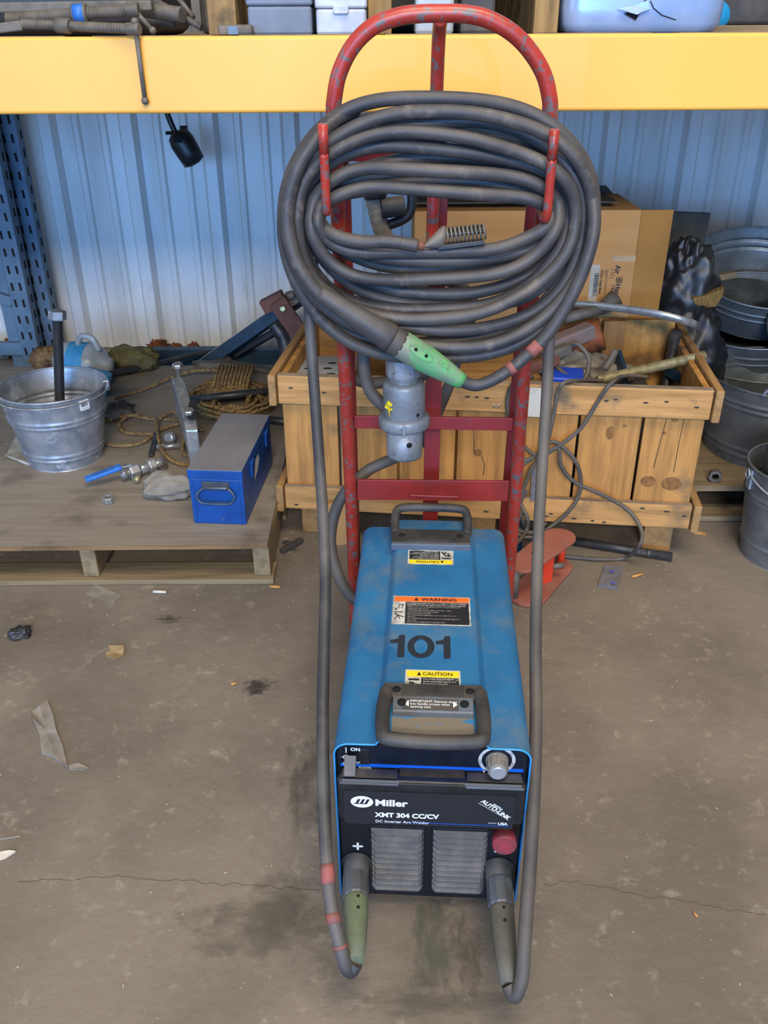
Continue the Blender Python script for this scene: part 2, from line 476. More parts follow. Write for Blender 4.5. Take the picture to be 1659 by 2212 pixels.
mb = MB(); mb.loft([[V((x, YW + d, z)) for x, d in pr] for z in (-.02, 3.6)], smooth=False)
wall = struct(mb.build('wall_back', m_wall, solid=.002))
mb = MB(); mb.box((.2, YW - .03, .015), (7.4, .05, .05))
struct(mb.build('baseboard_back', m_dusty, bev=.004))
for i, (px, py, s_) in enumerate([(345, 752, .05), (382, 757, .03), (418, 757, .03), (20, 752, .05)]):
    mb = MB(); c = at(px, py, Y=YW - .05)
    mb.blob((c.x, YW - .055, max(c.z, .045) + .0), (s_, .03, s_ * .8), .5, 3, i + 3)
    tag(mb.build('rust_flake', m_rust), ['rust clump at wall foot under the wall rib, left of the long spanner', 'small middle rust clump at the wall foot behind the rope',
        'small rust clump at the wall foot closest to the blue steel frame', 'rust clump at the wall foot far left behind the grey upright'][i], 'rust', 'rust clumps along the foot of the wall')

# ------------------------------------------------------------------ storage rack
rk = thing('storage_rack', 'tall storage rack with wide yellow front beam and grey blue slotted uprights', 'shelving', (0, 2.6, 0))
YB = 2.15
mb = MB()
mb.box((0, YB + .025, 1.3285), (4.4, .05, .153)); mb.build('front_beam', m_yellow, rk, bev=.007, seg=3)
mb = MB(); mb.box((0, 3.93, 1.3285), (4.4, .05, .153)); mb.build('rear_beam', m_yellow, rk, bev=.007)
mb = MB(); mb.box((0, 3.05, 1.388), (4.4, 1.70, .026)); mb.build('shelf_deck', m_dusty, rk)
mb = MB()
rr = random.Random(4)
for i in range(14):
    x = -2.1 + i * .32
    mb.box((x, YB + .028, 1.4058), (.26, .03 + .01 * rr.random(), .0016))
mb.build('dust_line', m_dusty, rk)['kind'] = 'stuff'
def upright(px_b, py_b, Y, wd=.085, name='upright', side=1):
    b = at(px_b, py_b, Y=Y)
    mb = MB(); x = b.x
    mb.box((x, Y, 1.7), (wd, .006, 3.4))
    mb.box((x - wd / 2, Y + .035, 1.7), (.006, .075, 3.4))
    mb.box((x + wd / 2, Y + .035, 1.7), (.006, .075, 3.4))
    mb.box((x - wd / 2 + .01, Y + .07, 1.7), (.02, .006, 3.4)); mb.box((x + wd / 2 - .01, Y + .07, 1.7), (.02, .006, 3.4))
    o = mb.build(name, m_rackblue, rk, bev=.002)
    mb = MB()
    z = .1
    while z < 3.2:
        for sx in (-.018, .018):
            mb.prism([(-.005 + sx, 0), (.005 + sx, 0), (.003 + sx, .035), (-.007 + sx, .035)], .001, frame((x, Y - .0032, z), (1, 0, 0), (0, 0, 1)))
        mb.box((x + wd / 2 + .0033, Y + .04, z + .03), (.001, .018, .035))
        z += .075
    mb.build('slot', m_hole, o)['kind'] = 'stuff'
    return x
xu = upright(72, 790, 3.90, .075)
xu2 = upright(112, 770, 4.02, .075)
mb = MB(); mb.box((xu - .09, 3.98, 1.7), (.05, .05, 3.4)); mb.build('upright', m_rackblue, rk, bev=.002)
mb = MB()
mb.bar((xu - .05, 3.94, .34), (xu - .9, 3.94, .62), .03, .045); mb.build('brace', m_rackblue, rk, bev=.003)
mb = MB(); mb.box((xu - .5, 3.94, .12), (.95, .04, .06)); mb.build('rail', m_rackblue, rk, bev=.003)
for x in (-1.95, 1.75):
    mb = MB(); mb.box((x, YB + .09, 1.7), (.085, .08, 3.4)); mb.build('upright', m_rackblue, rk, bev=.003)
# dark rail lying along the wall foot
mb = MB()
a, b = at(330, 790, Y=3.86), at(640, 770, Y=3.9)
mb.box(((a.x + b.x) / 2 + .2, 3.9, .085), (b.x - a.x + .4, .05, .09))
mb.box(((a.x + b.x) / 2 + .2, 3.9, .02), (b.x - a.x + .4, .08, .04))
tag(mb.build('steel_rail', m_navy, bev=.003), 'dark blue steel rail lying low along the foot of the wall', 'rail')

# black cord connector hanging in front of the wall
t = thing('hanging_socket', 'black rubber cord socket hanging on a short cord below the yellow beam', 'socket', at(405, 350, Y=3.9))
Yh = 3.9
mb = MB(); mb.tube(spl([at(352, 215, Y=Yh), at(365, 255, Y=Yh), at(380, 290, Y=Yh)], 6), .012, 8); mb.build('cord', m_black, t)
a, b = at(380, 284, Y=Yh), at(420, 350, Y=Yh); ax = b - a
mb = MB(); mb.lathe([(.025, 0), (.045, .015), (.052, ax.length * .35), (.05, ax.length * .7), (.046, ax.length), (.02, ax.length + .01)], a, ax, 20)
o = mb.build('body', m_black, t)
mb = MB()
for dx, dz in ((-.03, .03), (.03, .05), (0, 0)):
    c = a + ax * .25 + V((dx, -.062, dz)); mb.box(c, (.026, .02, .012))
mb.build('socket_slot', m_hole, o)

# ------------------------------------------------------------------ things on the shelf
ZS = 1.403
def shelf(px, Y, py=60): return at(px, py, Y=Y).x
# pallet on the shelf
t = thing('wooden_pallet', 'wooden pallet stored on the shelf, its block ends showing above the yellow beam', 'pallet', (0, 2.7, ZS))
for (x0, x1) in ((450, 512), (795, 846), (1152, 1205)):
    xa, xb = shelf(x0, 2.32), shelf(x1, 2.32)
    mb = MB(); mb.box(((xa + xb) / 2, 2.82, ZS + .062), (xb - xa, 1.0, .12)); mb.build('stringer', m_palz, t, bev=.003)
xa, xb = shelf(440, 2.32), shelf(1215, 2.32)
mb = MB()
for i in range(6): mb.box(((xa + xb) / 2, 2.38 + i * .17, ZS + .132), (xb - xa, .12, .018))
mb.build('deck_board', m_palw, t, bev=.002)
# wooden board and black case at the right
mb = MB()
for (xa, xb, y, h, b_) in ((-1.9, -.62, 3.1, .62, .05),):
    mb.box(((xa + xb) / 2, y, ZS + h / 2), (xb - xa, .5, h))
tag(mb.build('shade_backing_left', m_bagk, bev=.06, seg=4), 'added shadow-dark load at the back of the shelf behind the clamps', 'backing')  # invented dark block, hides the bright wall and reads as shade behind the clamps
mb = MB(); mb.box((.12, 3.52, ZS + .31), (1.46, .3, .62)); tag(mb.build('shade_backing_mid', m_blackd, bev=.02), 'added dark box standing in for shade at the back of the shelf behind the wooden pallet ends', 'crate')  # added box, darkens the view between the pallet stringers like shade
mb = MB(); mb.box((1.35, 3.3, ZS + .31), (.9, .4, .62)); tag(mb.build('shade_backing_right', m_gapdark, bev=.03), 'added dark block standing in for shade at the back of the shelf behind the torn canister', 'box')  # added dark block covering the lit wall, in place of shade behind the canister
t = thing('dark_case', 'dark grey case on a wooden board at right end of the shelf', 'case', (shelf(1640, 2.4), 2.45, ZS))
x0, x1 = shelf(1560, 2.45), shelf(1780, 2.45)
mb = MB(); mb.box(((x0 + x1) / 2, 2.62, ZS + .075), (x1 - x0, .3, .115)); mb.build('body', m_blackd, t, bev=.008)
mb = MB(); mb.box(((x0 + x1) / 2, 2.62, ZS + .145), (x1 - x0 + .01, .31, .025)); mb.build('lid', m_black, t, bev=.006)
mb = MB(); mb.box(((x0 + x1) / 2, 2.6, ZS + .009), (x1 - x0 + .1, .4, .016)); tag(mb.build('board', m_palw, bev=.002), 'thin wooden board under the dark case on the shelf', 'board')
# torn silver-blue tank
def rrect(hx, hy, r, n=6):
    P = []
    for cx, cy, a0 in ((hx - r, hy - r, 0), (-hx + r, hy - r, 90), (-hx + r, -hy + r, 180), (hx - r, -hy + r, 270)):
        for i in range(n + 1):
            a = math.radians(a0 + 90 * i / n); P.append((cx + r * math.cos(a), cy + r * math.sin(a)))
    return P
xa, xb = shelf(1218, 2.28), shelf(1570, 2.28); cx = (xa + xb) / 2; hx = (xb - xa) / 2
t = thing('metal_canister', 'shiny blue silver metal canister with torn split front on the shelf', 'canister', (cx, 2.42, ZS))
mb = MB(); secs = []
for h, k in ((0, .88), (.006, .94), (.02, .985), (.05, 1), (.09, 1), (.12, 1.0), (.15, .97), (.17, .9), (.18, .7), (.182, .01)):
    secs.append([V((cx + x * k, 2.42 + y * k + .006 * math.sin(x * 40), ZS + .001 + h)) for x, y in rrect(hx, .15, .06, 8)])
mb.loft(secs, True); mb.f.append(list(range(36))[::-1]); mb.sm.append(False); mb.mi.append(0)
body = mb.build('body', m_tank, t)
yf = 2.27
mb = MB(); mb.prism([(-.04, .035), (-.012, .022), (.012, .07), (-.005, .055)], .001, frame((cx - .015, yf - .002, ZS + .005), (1, 0, 0), (0, 0, 1)))
mb.tube([at(1405, 2, Y=yf - .001), at(1412, 18, Y=yf - .001), at(1430, 33, Y=yf - .001), at(1460, 43, Y=yf - .001)], .0012, 6)
mb.build('tear', m_hole, t)
mb = MB()
P = [at(*p, Y=yf - .004) for p in ((1333, 19), (1370, 12), (1400, 0), (1405, 20), (1380, 27), (1372, 32))]
P[4].y -= .02; P[5].y -= .018
mb.add(P, [(0, 1, 4, 5), (1, 2, 3, 4)], False); mb.build('torn_flap', m_tank, t, solid=.001)
c = at(1550, 25, Y=2.46)
mb = MB(); mb.lathe([(.0, 0), (.032, .004), (.036, .02), (.036, .05), (.03, .06), (0, .06)], (c.x, 2.455, ZS + .037), (0, 1, 0), 24)
tag(mb.build('round_jug', m_cyan), 'round cyan plastic jug end peeping out beside the torn canister', 'jug')
# two cases
def case(name, x0, x1, h, lid, m1, m2, label, latch=True):
    xa, xb = shelf(x0, 2.24), shelf(x1, 2.24); cx = (xa + xb) / 2; W = xb - xa
    t = thing(name, label, 'box', (cx, 2.3, ZS))
    mb = MB(); mb.box((cx, 2.31, ZS + .002 + h / 2), (W * .97, .12, h)); mb.build('body', m1, t, bev=.006)
    mb = MB(); mb.box((cx, 2.31, ZS + .002 + h + lid / 2), (W, .126, lid)); mb.build('lid', m2, t, bev=.005)
    if latch:
        mb = MB(); mb.box((cx, 2.246, ZS + h), (.035, .008, .014)); mb.box((cx, 2.244, ZS + h - .006), (.03, .006, .006)); mb.build('latch', m2, t, bev=.0015)
case('plastic_case', 533, 676, .058, .03, m_casegrey, m_casegrey, 'blue grey plastic case with plain front on the shelf', False)
case('hinged_box', 681, 793, .052, .03, m_casesil, m_casesil, 'small silver white box with front latch on the shelf')
c = at(940, 6, Y=2.3)
mb = MB(); mb.box((c.x, 2.36, ZS + .055), (.09, .09, .108)); tag(mb.build('clear_tub', m_plast, bev=.008), 'small pale plastic tub behind the top of the red handle', 'tub')
mb = MB(); mb.box((c.x + .1, 2.36, ZS + .05), (.08, .09, .098)); tag(mb.build('dark_tin', m_blackd, bev=.008), 'small dark tin behind the top of the red handle', 'tin')
# C clamps
def cclamp(y0, xs, xe, ycol, Y, r, colr, label, handle, blue=None, Ye=None):
    a, b = at(*xs, Y=Y), at(*xe, Y=Ye or Y)
    t = thing('c_clamp', label, 'clamp', (a.x, Y, ZS), group='heavy clamps lying on the shelf')
    mb = MB(); mb.thread(a, b, r, .0062, .0022, 22); mb.build('screw', m_dgsteel, t)
    d = (b - a).normalized(); c = a + d * ((at(*ycol, Y=Y) - a).dot(d))
    mb = MB(); mb.lathe([(r * 1.25, -.018), (r * 1.5, -.014), (r * 1.5, .014), (r * 1.25, .018)], c, d, 24); mb.build('collar', m_dgsteel, t)
    if blue:
        mb = MB(); mb.lathe([(r * 1.52, -.012), (r * 1.52, .012)], c, d, 24); mb.build('paint_mark', m_handleblue, t)
    mb = MB(); mb.cyl(b - d * .004, b + d * .026, r * 1.15, 22); mb.build('screw_head', m_dgsteel, t, bev=.002)
    h0, h1 = handle
    if h1.y < YB: h1.y = YB - .012
    mb = MB(); mb.cyl(h0, h1, .0052, 12); hd = (h1 - h0).normalized()
    for e in (h0, h1): mb.blob(e, (.0085, .0085, .0085), 0, 1, 0, 14, 10, ridge=False)
    mb.build('tommy_bar', m_dgsteel, t)
    return t
Y1 = 2.27
t = cclamp(0, (14, 41), (276, 22), (172, 27), 2.31, .0135, .02, 'long threaded clamp with blue painted collar, behind on the shelf', (at(280, 10, Y=2.31), at(330, 66, Y=2.31)), True)
mb = MB(); mb.bar(at(-60, 18, Y=2.36), at(330, 12, Y=2.36), .03, .022); mb.bar(at(-60, 60, Y=2.36), at(-60, 10, Y=2.36), .03, .03, (0, 1, 0)); mb.build('frame', m_dgsteel, t, bev=.004)
Y2 = 2.20
t = cclamp(0, (48, 52), (278, 62), (152, 58), Y2, .0105, .02, 'threaded clamp whose thin T bar hangs down over the yellow beam', (at(291, 47, Y=2.132), at(311, 218, Y=2.128)), Ye=2.135)
mb = MB(); mb.bar(at(-40, 66, Y=2.2), at(50, 55, Y=2.2), .025, .02); mb.bar(at(-40, 66, Y=2.2), at(-40, 10, Y=2.22), .02, .025, (0, 1, 0)); mb.build('frame', m_dgsteel, t, bev=.003)
# loose steel bars behind the clamps
for i, (p, q, r) in enumerate([((300, 20), (395, 32), .017), ((335, 2), (436, 60), .008), ((372, -20), (418, 38), .006), ((290, 38), (380, 50), .011)]):
    mb = MB(); mb.cyl(at(*p, Y=2.44 + .03 * i), at(*q, Y=2.38 + .03 * i), r, 12)
    tag(mb.build('steel_bar', m_dgsteel), ['thick grey steel bar on the shelf just right of the clamp screws', 'slanting thin steel bar nearest the wooden block on the shelf', 'short thin bar leaning above the slanting bar on the shelf',
        'grey bar low behind the clamp head on the shelf'][i], 'bar', 'loose steel bars on the shelf')
mb = MB(); c0, c1 = at(470, 62, Y=2.2), at(546, 61, Y=2.2)
mb.box(((c0.x + c1.x) / 2, 2.21, ZS + .0125), (c1.x - c0.x, .03, .022)); tag(mb.build('shackle_pin', m_dgsteel, bev=.007, seg=3), 'stubby rounded steel piece on the shelf in front of the wooden block', 'fitting')
mb = MB(); c0 = at(509, 60, Y=2.194); mb.box((c0.x - .006, 2.1935, ZS + .0125), (.022, .0015, .016)); 
mb.build('paint_mark', m_rackblue, bpy.data.objects['shackle_pin'])

# ------------------------------------------------------------------ hand truck
ht = thing('hand_truck', 'tall red hand truck with chipped paint and a rounded loop handle', 'hand truck', (.115, 1.8, 0))
def hp(px, py, off=0):
    """point on the leaning front frame plane Y = 1.855 - .104 z - off"""
    d = ray(px, py); t = (1.855 - .104 * CH - off) / (d.y + .104 * d.z)
    return CAMP + d * t
lp = [hp(764, 1262), hp(759, 1100), hp(742, 740), hp(727, 400), hp(721, 250), hp(722, 215), hp(733, 158), hp(762, 100), hp(806, 57), hp(860, 36), hp(905, 30), hp(950, 29)]
rp = [hp(1000, 30), hp(1050, 40), hp(1100, 66), hp(1140, 104), hp(1172, 155), hp(1186, 205), hp(1188, 250), hp(1180, 400), hp(1138, 740), hp(1111, 1100), hp(1098, 1262)]
a = lp[0].copy(); a = lp[0] + (lp[0] - lp[1]) * ((lp[0].z - .02) / (lp[1].z - lp[0].z)); lp = [a] + lp
b = rp[-1] + (rp[-1] - rp[-2]) * ((rp[-1].z - .02) / (rp[-2].z - rp[-1].z)); rp = rp + [b]
RT = .0143
mb = MB(); mb.tube(spl(lp + rp, 8), RT, 20); mb.build('loop_frame', m_red, ht)
# rear frame tubes
for l in (0, 1):
    base = (a if l == 0 else b)
    top = hp(727, 420) if l == 0 else hp(1180, 420)
    off = V((.004 if l == 0 else -.012, .085, 0))
    q0, q1 = base + off, top + V((.012 if l == 0 else -.012, .07, 0))
    mb = MB(); mb.tube(spl([q0, q0.lerp(q1, .5), q1, top + V((0, 0, .08))], 8), .0125, 16); mb.build('rear_tube', m_redflat, ht)
top = hp(952, 40)
mb = MB(); mb.tube(spl([top, top + V((0, .05, -.04)), top + V((0, .08, -.16)), top + V((-.002, .10, -.45))], 8), .0125, 16); mb.build('centre_tube', m_red, ht)
ys = lambda z: 1.855 - .104 * z + .085
x945 = at(946, 430, Y=1.84).x
p0, p1 = at(930, 1110, Y=1.90), at(947, 420, Y=1.835)
mb = MB(); mb.bar(V((p0.x, 1.915, .08)), V((p1.x, 1.83, 1.15)), .037, .006, (0, 1, 0)); mb.build('centre_strap', m_redflat, ht, bev=.001)
# flat rungs
def rung(pa, pb, h, off, name='rung', mm=m_redflat):
    A, B = hp(*pa, -off), hp(*pb, -off)
    mb = MB(); mb.bar(A, B, .006, h, (0, -.1, 1)); return mb.build(name, mm, ht, bev=.0012)
rung((765, 911), (1108, 916), .032, .02)
rung((772, 1057), (1098, 1060), .056, 0, mm=mat('rung_red_paint', '9f3029', .45, 0, '7c2a27', 7, .4, .65, .1, 50, c3='5d4a4a', sc3=16, lo3=.6, hi3=.72))
rung((772, 1240), (1098, 1245), .05, .02)
rung((738, 330), (1160, 335), .03, .03)
mb = MB()
A, B = hp(884, 1070, .006), hp(994, 1074, .006)
mb.tube([A.lerp(B, i / 16) + V((0, 0, .0015 * noise.noise(V((i, 0, 0))))) for i in range(17)], .0045, 8); mb.build('weld_bead', m_redflat, ht)
# hooks
for (tp, bt, br) in (((697, 268), (705, 458), (738, 440)), ((1198, 280), (1181, 474), (1160, 452))):
    Yk = 1.565
    T, Bm = at(*tp, Y=Yk), at(*bt, Y=Yk + .02)
    mb = MB()
    U = hp(*br, 0)
    U = V((Bm.x + (U.x - Bm.x) * .6, 1.75, Bm.z + .02))
    mb.tube([T, T.lerp(Bm, .33)], .0088, 6)
    mb.tube(spl([T.lerp(Bm, .32), T.lerp(Bm, .66), Bm + V((0, 0, .012)), Bm + V((0, .012, -.001)), Bm + V((0, .04, 0)), U], 6), .0080, 14)
    mb.build('hook', m_red, ht)
# toe plate, axle and wheels hidden behind the welder
mb = MB(); mb.box((.115, 1.66, .006), (.30, .30, .010)); mb.build('toe_plate', m_redflat, ht, bev=.002)
mb = MB(); mb.cyl((-.02, 1.965, .075), (.25, 1.965, .075), .009, 12); mb.build('axle', m_dsteel, ht)
for x in (.01, .22):
    mb = MB(); mb.lathe([(.02, -.02), (.045, -.018), (.068, -.02), (.074, -.01), (.074, .01), (.068, .02), (.045, .018), (.02, .02)], (x, 1.965, .075), (1, 0, 0), 32); mb.build('wheel', m_black, ht)

# ------------------------------------------------------------------ welder
WYAW, WTIL = math.radians(-3.2), math.radians(1.6)
wd = thing('arc_welder', 'blue arc welder with black front panel numbered 101 on its top', 'welder', (.0755, 1.047, .02), (WTIL, 0, WYAW))
WM = wm(wd); WI = WM.inverted()
HW, DP, HT = .1585, .665, .391
def wl(px, py, y=None, z=None):
    o = WI @ CAMP; d = WI.to_3x3() @ ray(px, py)
    t = (y - o.y) / d.y if y is not None else (z - o.z) / d.z
    return o + d * t
# sheet metal cover
def cover_profile():
    P = [(-HW, .012), (-HW, HT - .024)]
    for i in range(1, 8):
        a = math.radians(180 - 90 * i / 7); P.append((-HW + .024 + .024 * math.cos(a), HT - .024 + .024 * math.sin(a)))
    for i in range(5): pass
    P += [(-.094, HT), (-.090, HT + .0015), (-.080, HT + .018), (-.0765, HT + .020)]
    return P + [(-x, z) for x, z in P[::-1]]
cp = cover_profile()
mb = MB()
mb.loft([[V((x, y, z)) for x, z in cp] for y in (0, .15, .3, .5, DP - .012, DP)], smooth=False)
cov = mb.build('cover', m_weld, wd, False, solid=.0022, bev=.0)
for p in cov.data.polygons: p.use_smooth = False
# a bright rim along the front edge of the sheet
mb = MB(); mb.tube([V((x, -.0005, z)) for x, z in cp], .0017, 6); mb.build('front_rim', m_weldedge, cov, False)
# inner body, back panel
mb = MB()
ip = [(x * .975, z - .006) for x, z in cp]
ip[0] = (ip[0][0], .004); ip[-1] = (ip[-1][0], .004)
mb.prism(ip, DP - .02, frame(V((0, DP - .012, 0)), (1, 0, 0), (0, 0, 1)))
body = mb.build('front_panel', m_panel, wd, False)
def FR(px, py, off=0): return wl(px, py, y=-off)
# the prism is extruded towards -Y: front face lies at y = .014
YF = .008
def FP(px, py, off=.0): return wl(px, py, y=YF - off)
# control strip
a, b = FP(733, 1610), FP(1136, 1668)
zt = HT - .006; zs = FP(930, 1660).z
mb = MB(); mb.box((0, YF - .001, (zt + zs) / 2), (HW * 1.9, .003, zt - zs)); ctrl = mb.build('control_panel', m_ctrl, wd, False)
zl = FP(930, 1655).z
mb = MB(); mb.box((0, YF - .003, zl), (HW * 1.88, .0015, .0065)); mb.build('stripe', m_line, ctrl, False)
Mf = frame(V((0, YF - .0036, 0)), (1, 0, 0), (0, 0, 1))
mb = MB()
def ft(txt, px, py, size, **k):
    c = FP(px, py, .0036); text_into(mb, txt, size, frame(V((c.x, YF - .0045, c.z)), (1, 0, 0), (0, 0, 1)), **k)
ft('ON', 757, 1621, .010, bold=.0003)
c = FP(748, 1616); mb.box((c.x, YF - .0045, c.z), (.0016, .0006, .012))
for py, r in ((1631, .0052), (1645, .0052)):
    c = FP(749, py); mb.tube([V((c.x + r * math.cos(i * PI / 10), YF - .0045, c.z + r * .9 * math.sin(i * PI / 10))) for i in range(20)], .0007, 6, True)
c = FP(749, 1631); mb.tube([V((c.x - .009, YF - .0045, c.z)), V((c.x + .003, YF - .0045, c.z))], .0005, 5)
ft('OFF', 761, 1649, .0075)
ft('V', 1042, 1668, .008, bold=.0002); ft('POWER', 775, 1659, .006)
mb.build('lettering', m_white, ctrl, False)
# knob ring, knob
c = FP(1073, 1638)
mb = MB()
ring_o = [V((c.x + .030 * math.cos(t), YF - .0042, c.z + .030 * math.sin(t))) for t in [math.radians(-55 + 290 * i / 40) for i in range(41)]]
ring_i = [V((c.x + .0245 * math.cos(t), YF - .0042, c.z + .0245 * math.sin(t))) for t in [math.radians(-55 + 290 * i / 40) for i in range(41)]]
mb.loft([ring_o, ring_i], smooth=False); mb.build('dial_ring', m_whitedirty, ctrl, False)
mb = MB(); n = 20; pr_ = []
mb.lathe([(.0185, 0), (.0185, .003), (.0165, .005), (.0155, .026), (.0135, .027)], V((c.x, YF - .003, c.z)), (0, -1, 0), 24, smooth=False)
for i in range(12):
    a_ = i * PI / 6; mb.box(V((c.x + .016 * math.cos(a_), YF - .016, c.z + .016 * math.sin(a_))), (.003, .02, .003))
kn = mb.build('dial_knob', m_knob, wd, False)
mb = MB(); mb.lathe([(.0135, 0), (.0135, .003), (.012, .004)], V((c.x, YF - .0295, c.z)), (0, -1, 0), 24); mb.build('knob_cap', m_knobf, kn, False)
# power switch
c = FP(784, 1632)
mb = MB(); mb.box((c.x + .002, YF - .0025, c.z), (.019, .003, .034)); sw = mb.build('switch', m_black, wd, False, bev=.001)
mb = MB(); mb.prism([(0, -.002), (.012, .012), (.034, -.012), (.030, -.018), (.012, 0)], .019, frame(V((c.x - .0095, YF - .004, c.z + .004)), (0, -1, 0), (0, 0, 1)))
mb.build('rocker', m_louv, sw, False, bev=.001)
# hinged door
zbk = FP(932, 1663).z; zd1 = wl(930, 1690, y=YF - .038).z; zd0 = wl(930, 1776, y=YF - .038).z
DH = zd1 - zd0
mb = MB()
prof = [(0, zd0 + .012), (-.030, zd0 - .004), (-.036, zd0), (-.040, zd0 + .006), (-.040, zd1 - .006), (-.036, zd1), (-.004, zbk), (0, zbk)]
xd0, xd1 = -HW + .007, HW - .007
secs = []
for x, k in ((xd0, .93), (xd0 + .003, .98), (xd0 + .008, 1), (-.052, 1), (-.050, 1), (.052, 1), (.054, 1), (xd1 - .008, 1), (xd1 - .003, .98), (xd1, .93)):
    secs.append([V((x, YF + y * k, (z - (zd0 + zd1) / 2) * k + (zd0 + zd1) / 2)) for y, z in prof])
mb.loft(secs, smooth=False)
mb.f.append(list(range(8))); mb.f.append(list(range(9 * 8, 10 * 8))[::-1]); mb.sm += [False, False]; mb.mi += [0, 0]
door = mb.build('door_flap', m_black, wd, False, bev=.0015)
mb = MB(); 
for x0, x1 in ((xd0 + .006, -.055), (.057, xd1 - .006)):
    mb = MB(); mb.add([V((x0, YF - .0355, zd1 + .0022)), V((x1, YF - .0355, zd1 + .0022)), V((x1, YF - .004, zbk + .0022)), V((x0, YF - .004, zbk + .0022))], [(0, 1, 2, 3)])
    mb.build('dust_layer', m_louv, door, False)
mb = MB(); mb.box((.001, YF - .022, (zd1 + zbk) / 2 - .003), (.106, .038, .008)); lt = mb.build('finger_recess', m_blackd, door, False, bev=.001)
mb = MB(); mb.box((.001, YF - .0415, zd1 - .007), (.105, .002, .012)); mb.build('recess_edge', m_black, door, False, bev=.0008)
for x0, x1 in ((xd0 + .004, -.053), (.055, xd1 - .004)):
    mb = MB(); mb.box(((x0 + x1) / 2, YF - .0405, zd1 - .006), (x1 - x0, .0025, .004)); mb.build('lip', m_collar, door, False, bev=.0008)
# name plate
YD = YF - .0404
def DPt(px, py): return wl(px, py, y=YD)
n0, n1 = DPt(745, 1775), DPt(1114, 1722)
mb = MB()
pm = frame(V(((n0.x + n1.x) / 2, YD, (n0.z + n1.z) / 2)), (1, 0, 0), (0, 0, 1))
mb.prism(rrect((n1.x - n0.x) / 2, abs(n1.z - n0.z) / 2 + .002, .005, 4), .0012, pm)
plate = mb.build('name_plate', m_blk, door, False)
mb = MB(); YT = YD - .0019
def dt(txt, px, py, size, ang=0, **k):
    c = DPt(px, py); text_into(mb, txt, size, frame(V((c.x, YT, c.z)), (math.cos(ang), 0, math.sin(ang)), (-math.sin(ang), 0, math.cos(ang))), **k)
dt('Miller', 810, 1738, .0205, bold=.0007, sx=1.12)
dt('XMT 304 CC/CV', 811, 1762, .0145, bold=.0006, sx=1.0)
dt('DC Inverter Arc Welder', 811, 1774, .0085, bold=.0001, sx=1.02)
mb.build('lettering', m_white, plate, False); mb = MB()
dt('WITH', 1063, 1737, .0075, ang=-.72, bold=.0002)
dt('AUTO-LINK', 1038, 1730, .0115, ang=-.72, bold=.0004)
dt('MADE IN', 1054, 1777, .0035); dt('USA', 1075, 1780, .0085, bold=.0003)
for q in ((1034, 1733, 1094, 1767),):
    A, B = DPt(q[0], q[1]), DPt(q[2], q[3]); A.y = B.y = YT; mb.tube([A, B], .0003, 4)
# logo ellipse with slanted bars cut out
c = DPt(782, 1730); 
L2 = frame(V((c.x, YT, c.z)), (1, 0, 0), (0, 0, 1))
mb.build('lettering', m_white, plate, False)
mb = MB(); flatpoly(mb, L2, ell(0, 0, .0185, .0135, 32)); mb.build('logo_oval', m_white, plate, False)
mb = MB()
L3 = frame(V((c.x, YT - .0004, c.z)), (1, 0, 0), (0, 0, 1))
for k in range(3):
    x = -.0115 + k * .0075
    flatpoly(mb, L3, [(x, -.005), (x + .0045, -.005), (x + .0095, .0065), (x + .005, .0065)])
flatpoly(mb, L3, [(-.0145, -.005), (.006, -.005), (.004, -.0032), (-.013, -.0032)])
mb.build('logo_bars', m_blk, plate, False)
mb = MB(); A, B = DPt(811, 1775), DPt(1095, 1778); mb.box((.045, YT, A.z + .0035), (B.x - A.x - .05, .0004, .0006)); mb.build('rule', m_line, plate, False)
# louvre panels
for (x0, x1) in ((803, 914), (934, 1050)):
    xa, xb = FP(x0, 1850).x, FP(x1, 1850).x
    z1, z0 = FP(870, 1785).z, FP(870, 1913).z
    mb = MB(); mb.box(((xa + xb) / 2, YF - .001, (z0 + z1) / 2), (xb - xa + .006, .004, z1 - z0 + .006)); bk = mb.build('louvre_panel', m_panel, wd, False, bev=.001)
    mb = MB(); n = 11; h = (z1 - z0) / n
    for i in range(n):
        zb = z0 + i * h
        prf = [(0, zb + h * .78), (-.009, zb + h * .30), (-.0095, zb + h * .12), (-.007, zb), (0, zb + h * .05)]
        ss = []
        for x, k in ((xa, 0.05), (xa + .004, .75), (xa + .008, 1), (xb - .008, 1), (xb - .004, .75), (xb, .05)):
            ss.append([V((x, YF - .003 + y * k, z)) for y, z in prf])
        mb.loft(ss, smooth=False)
    mb.build('louvres', m_louv, bk, False)
# + and - marks
mb = MB(); c = FP(773, 1827)
mb.box((c.x, YF - .0008, c.z), (.018, .001, .0035)); mb.box((c.x, YF - .0008, c.z), (.0035, .001, .018))
c = FP(1075, 1839); mb.box((c.x, YF - .0008, c.z), (.012, .001, .0025)); mb.build('terminal_mark', m_white, body, False)
# red cap
c = wl(1087, 1800, y=YF - .01)
mb = MB(); mb.lathe([(.0185, 0), (.0185, .02), (.0205, .024), (.0205, .04), (.019, .0415)], V((c.x, YF, c.z + .002)), (0, -1, .1), 28); mb.build('red_cap', m_redcap, wd, False)
# terminals (sockets) as part of the welder
for px, py in ((771, 1857), (1076, 1868)):
    c = FP(px, py); mb = MB(); mb.lathe([(.028, 0), (.028, .004), (.0225, .006), (.0225, .03), (.020, .03)], V((c.x, YF, c.z - .006)), (0, -1, 0), 28); mb.build('terminal', m_blackd, wd, False)
# base skid
mb = MB(); mb.box((0, DP / 2, .006), (HW * 1.9, DP - .03, .012)); mb.build('base', m_black, wd, False, bev=.002)
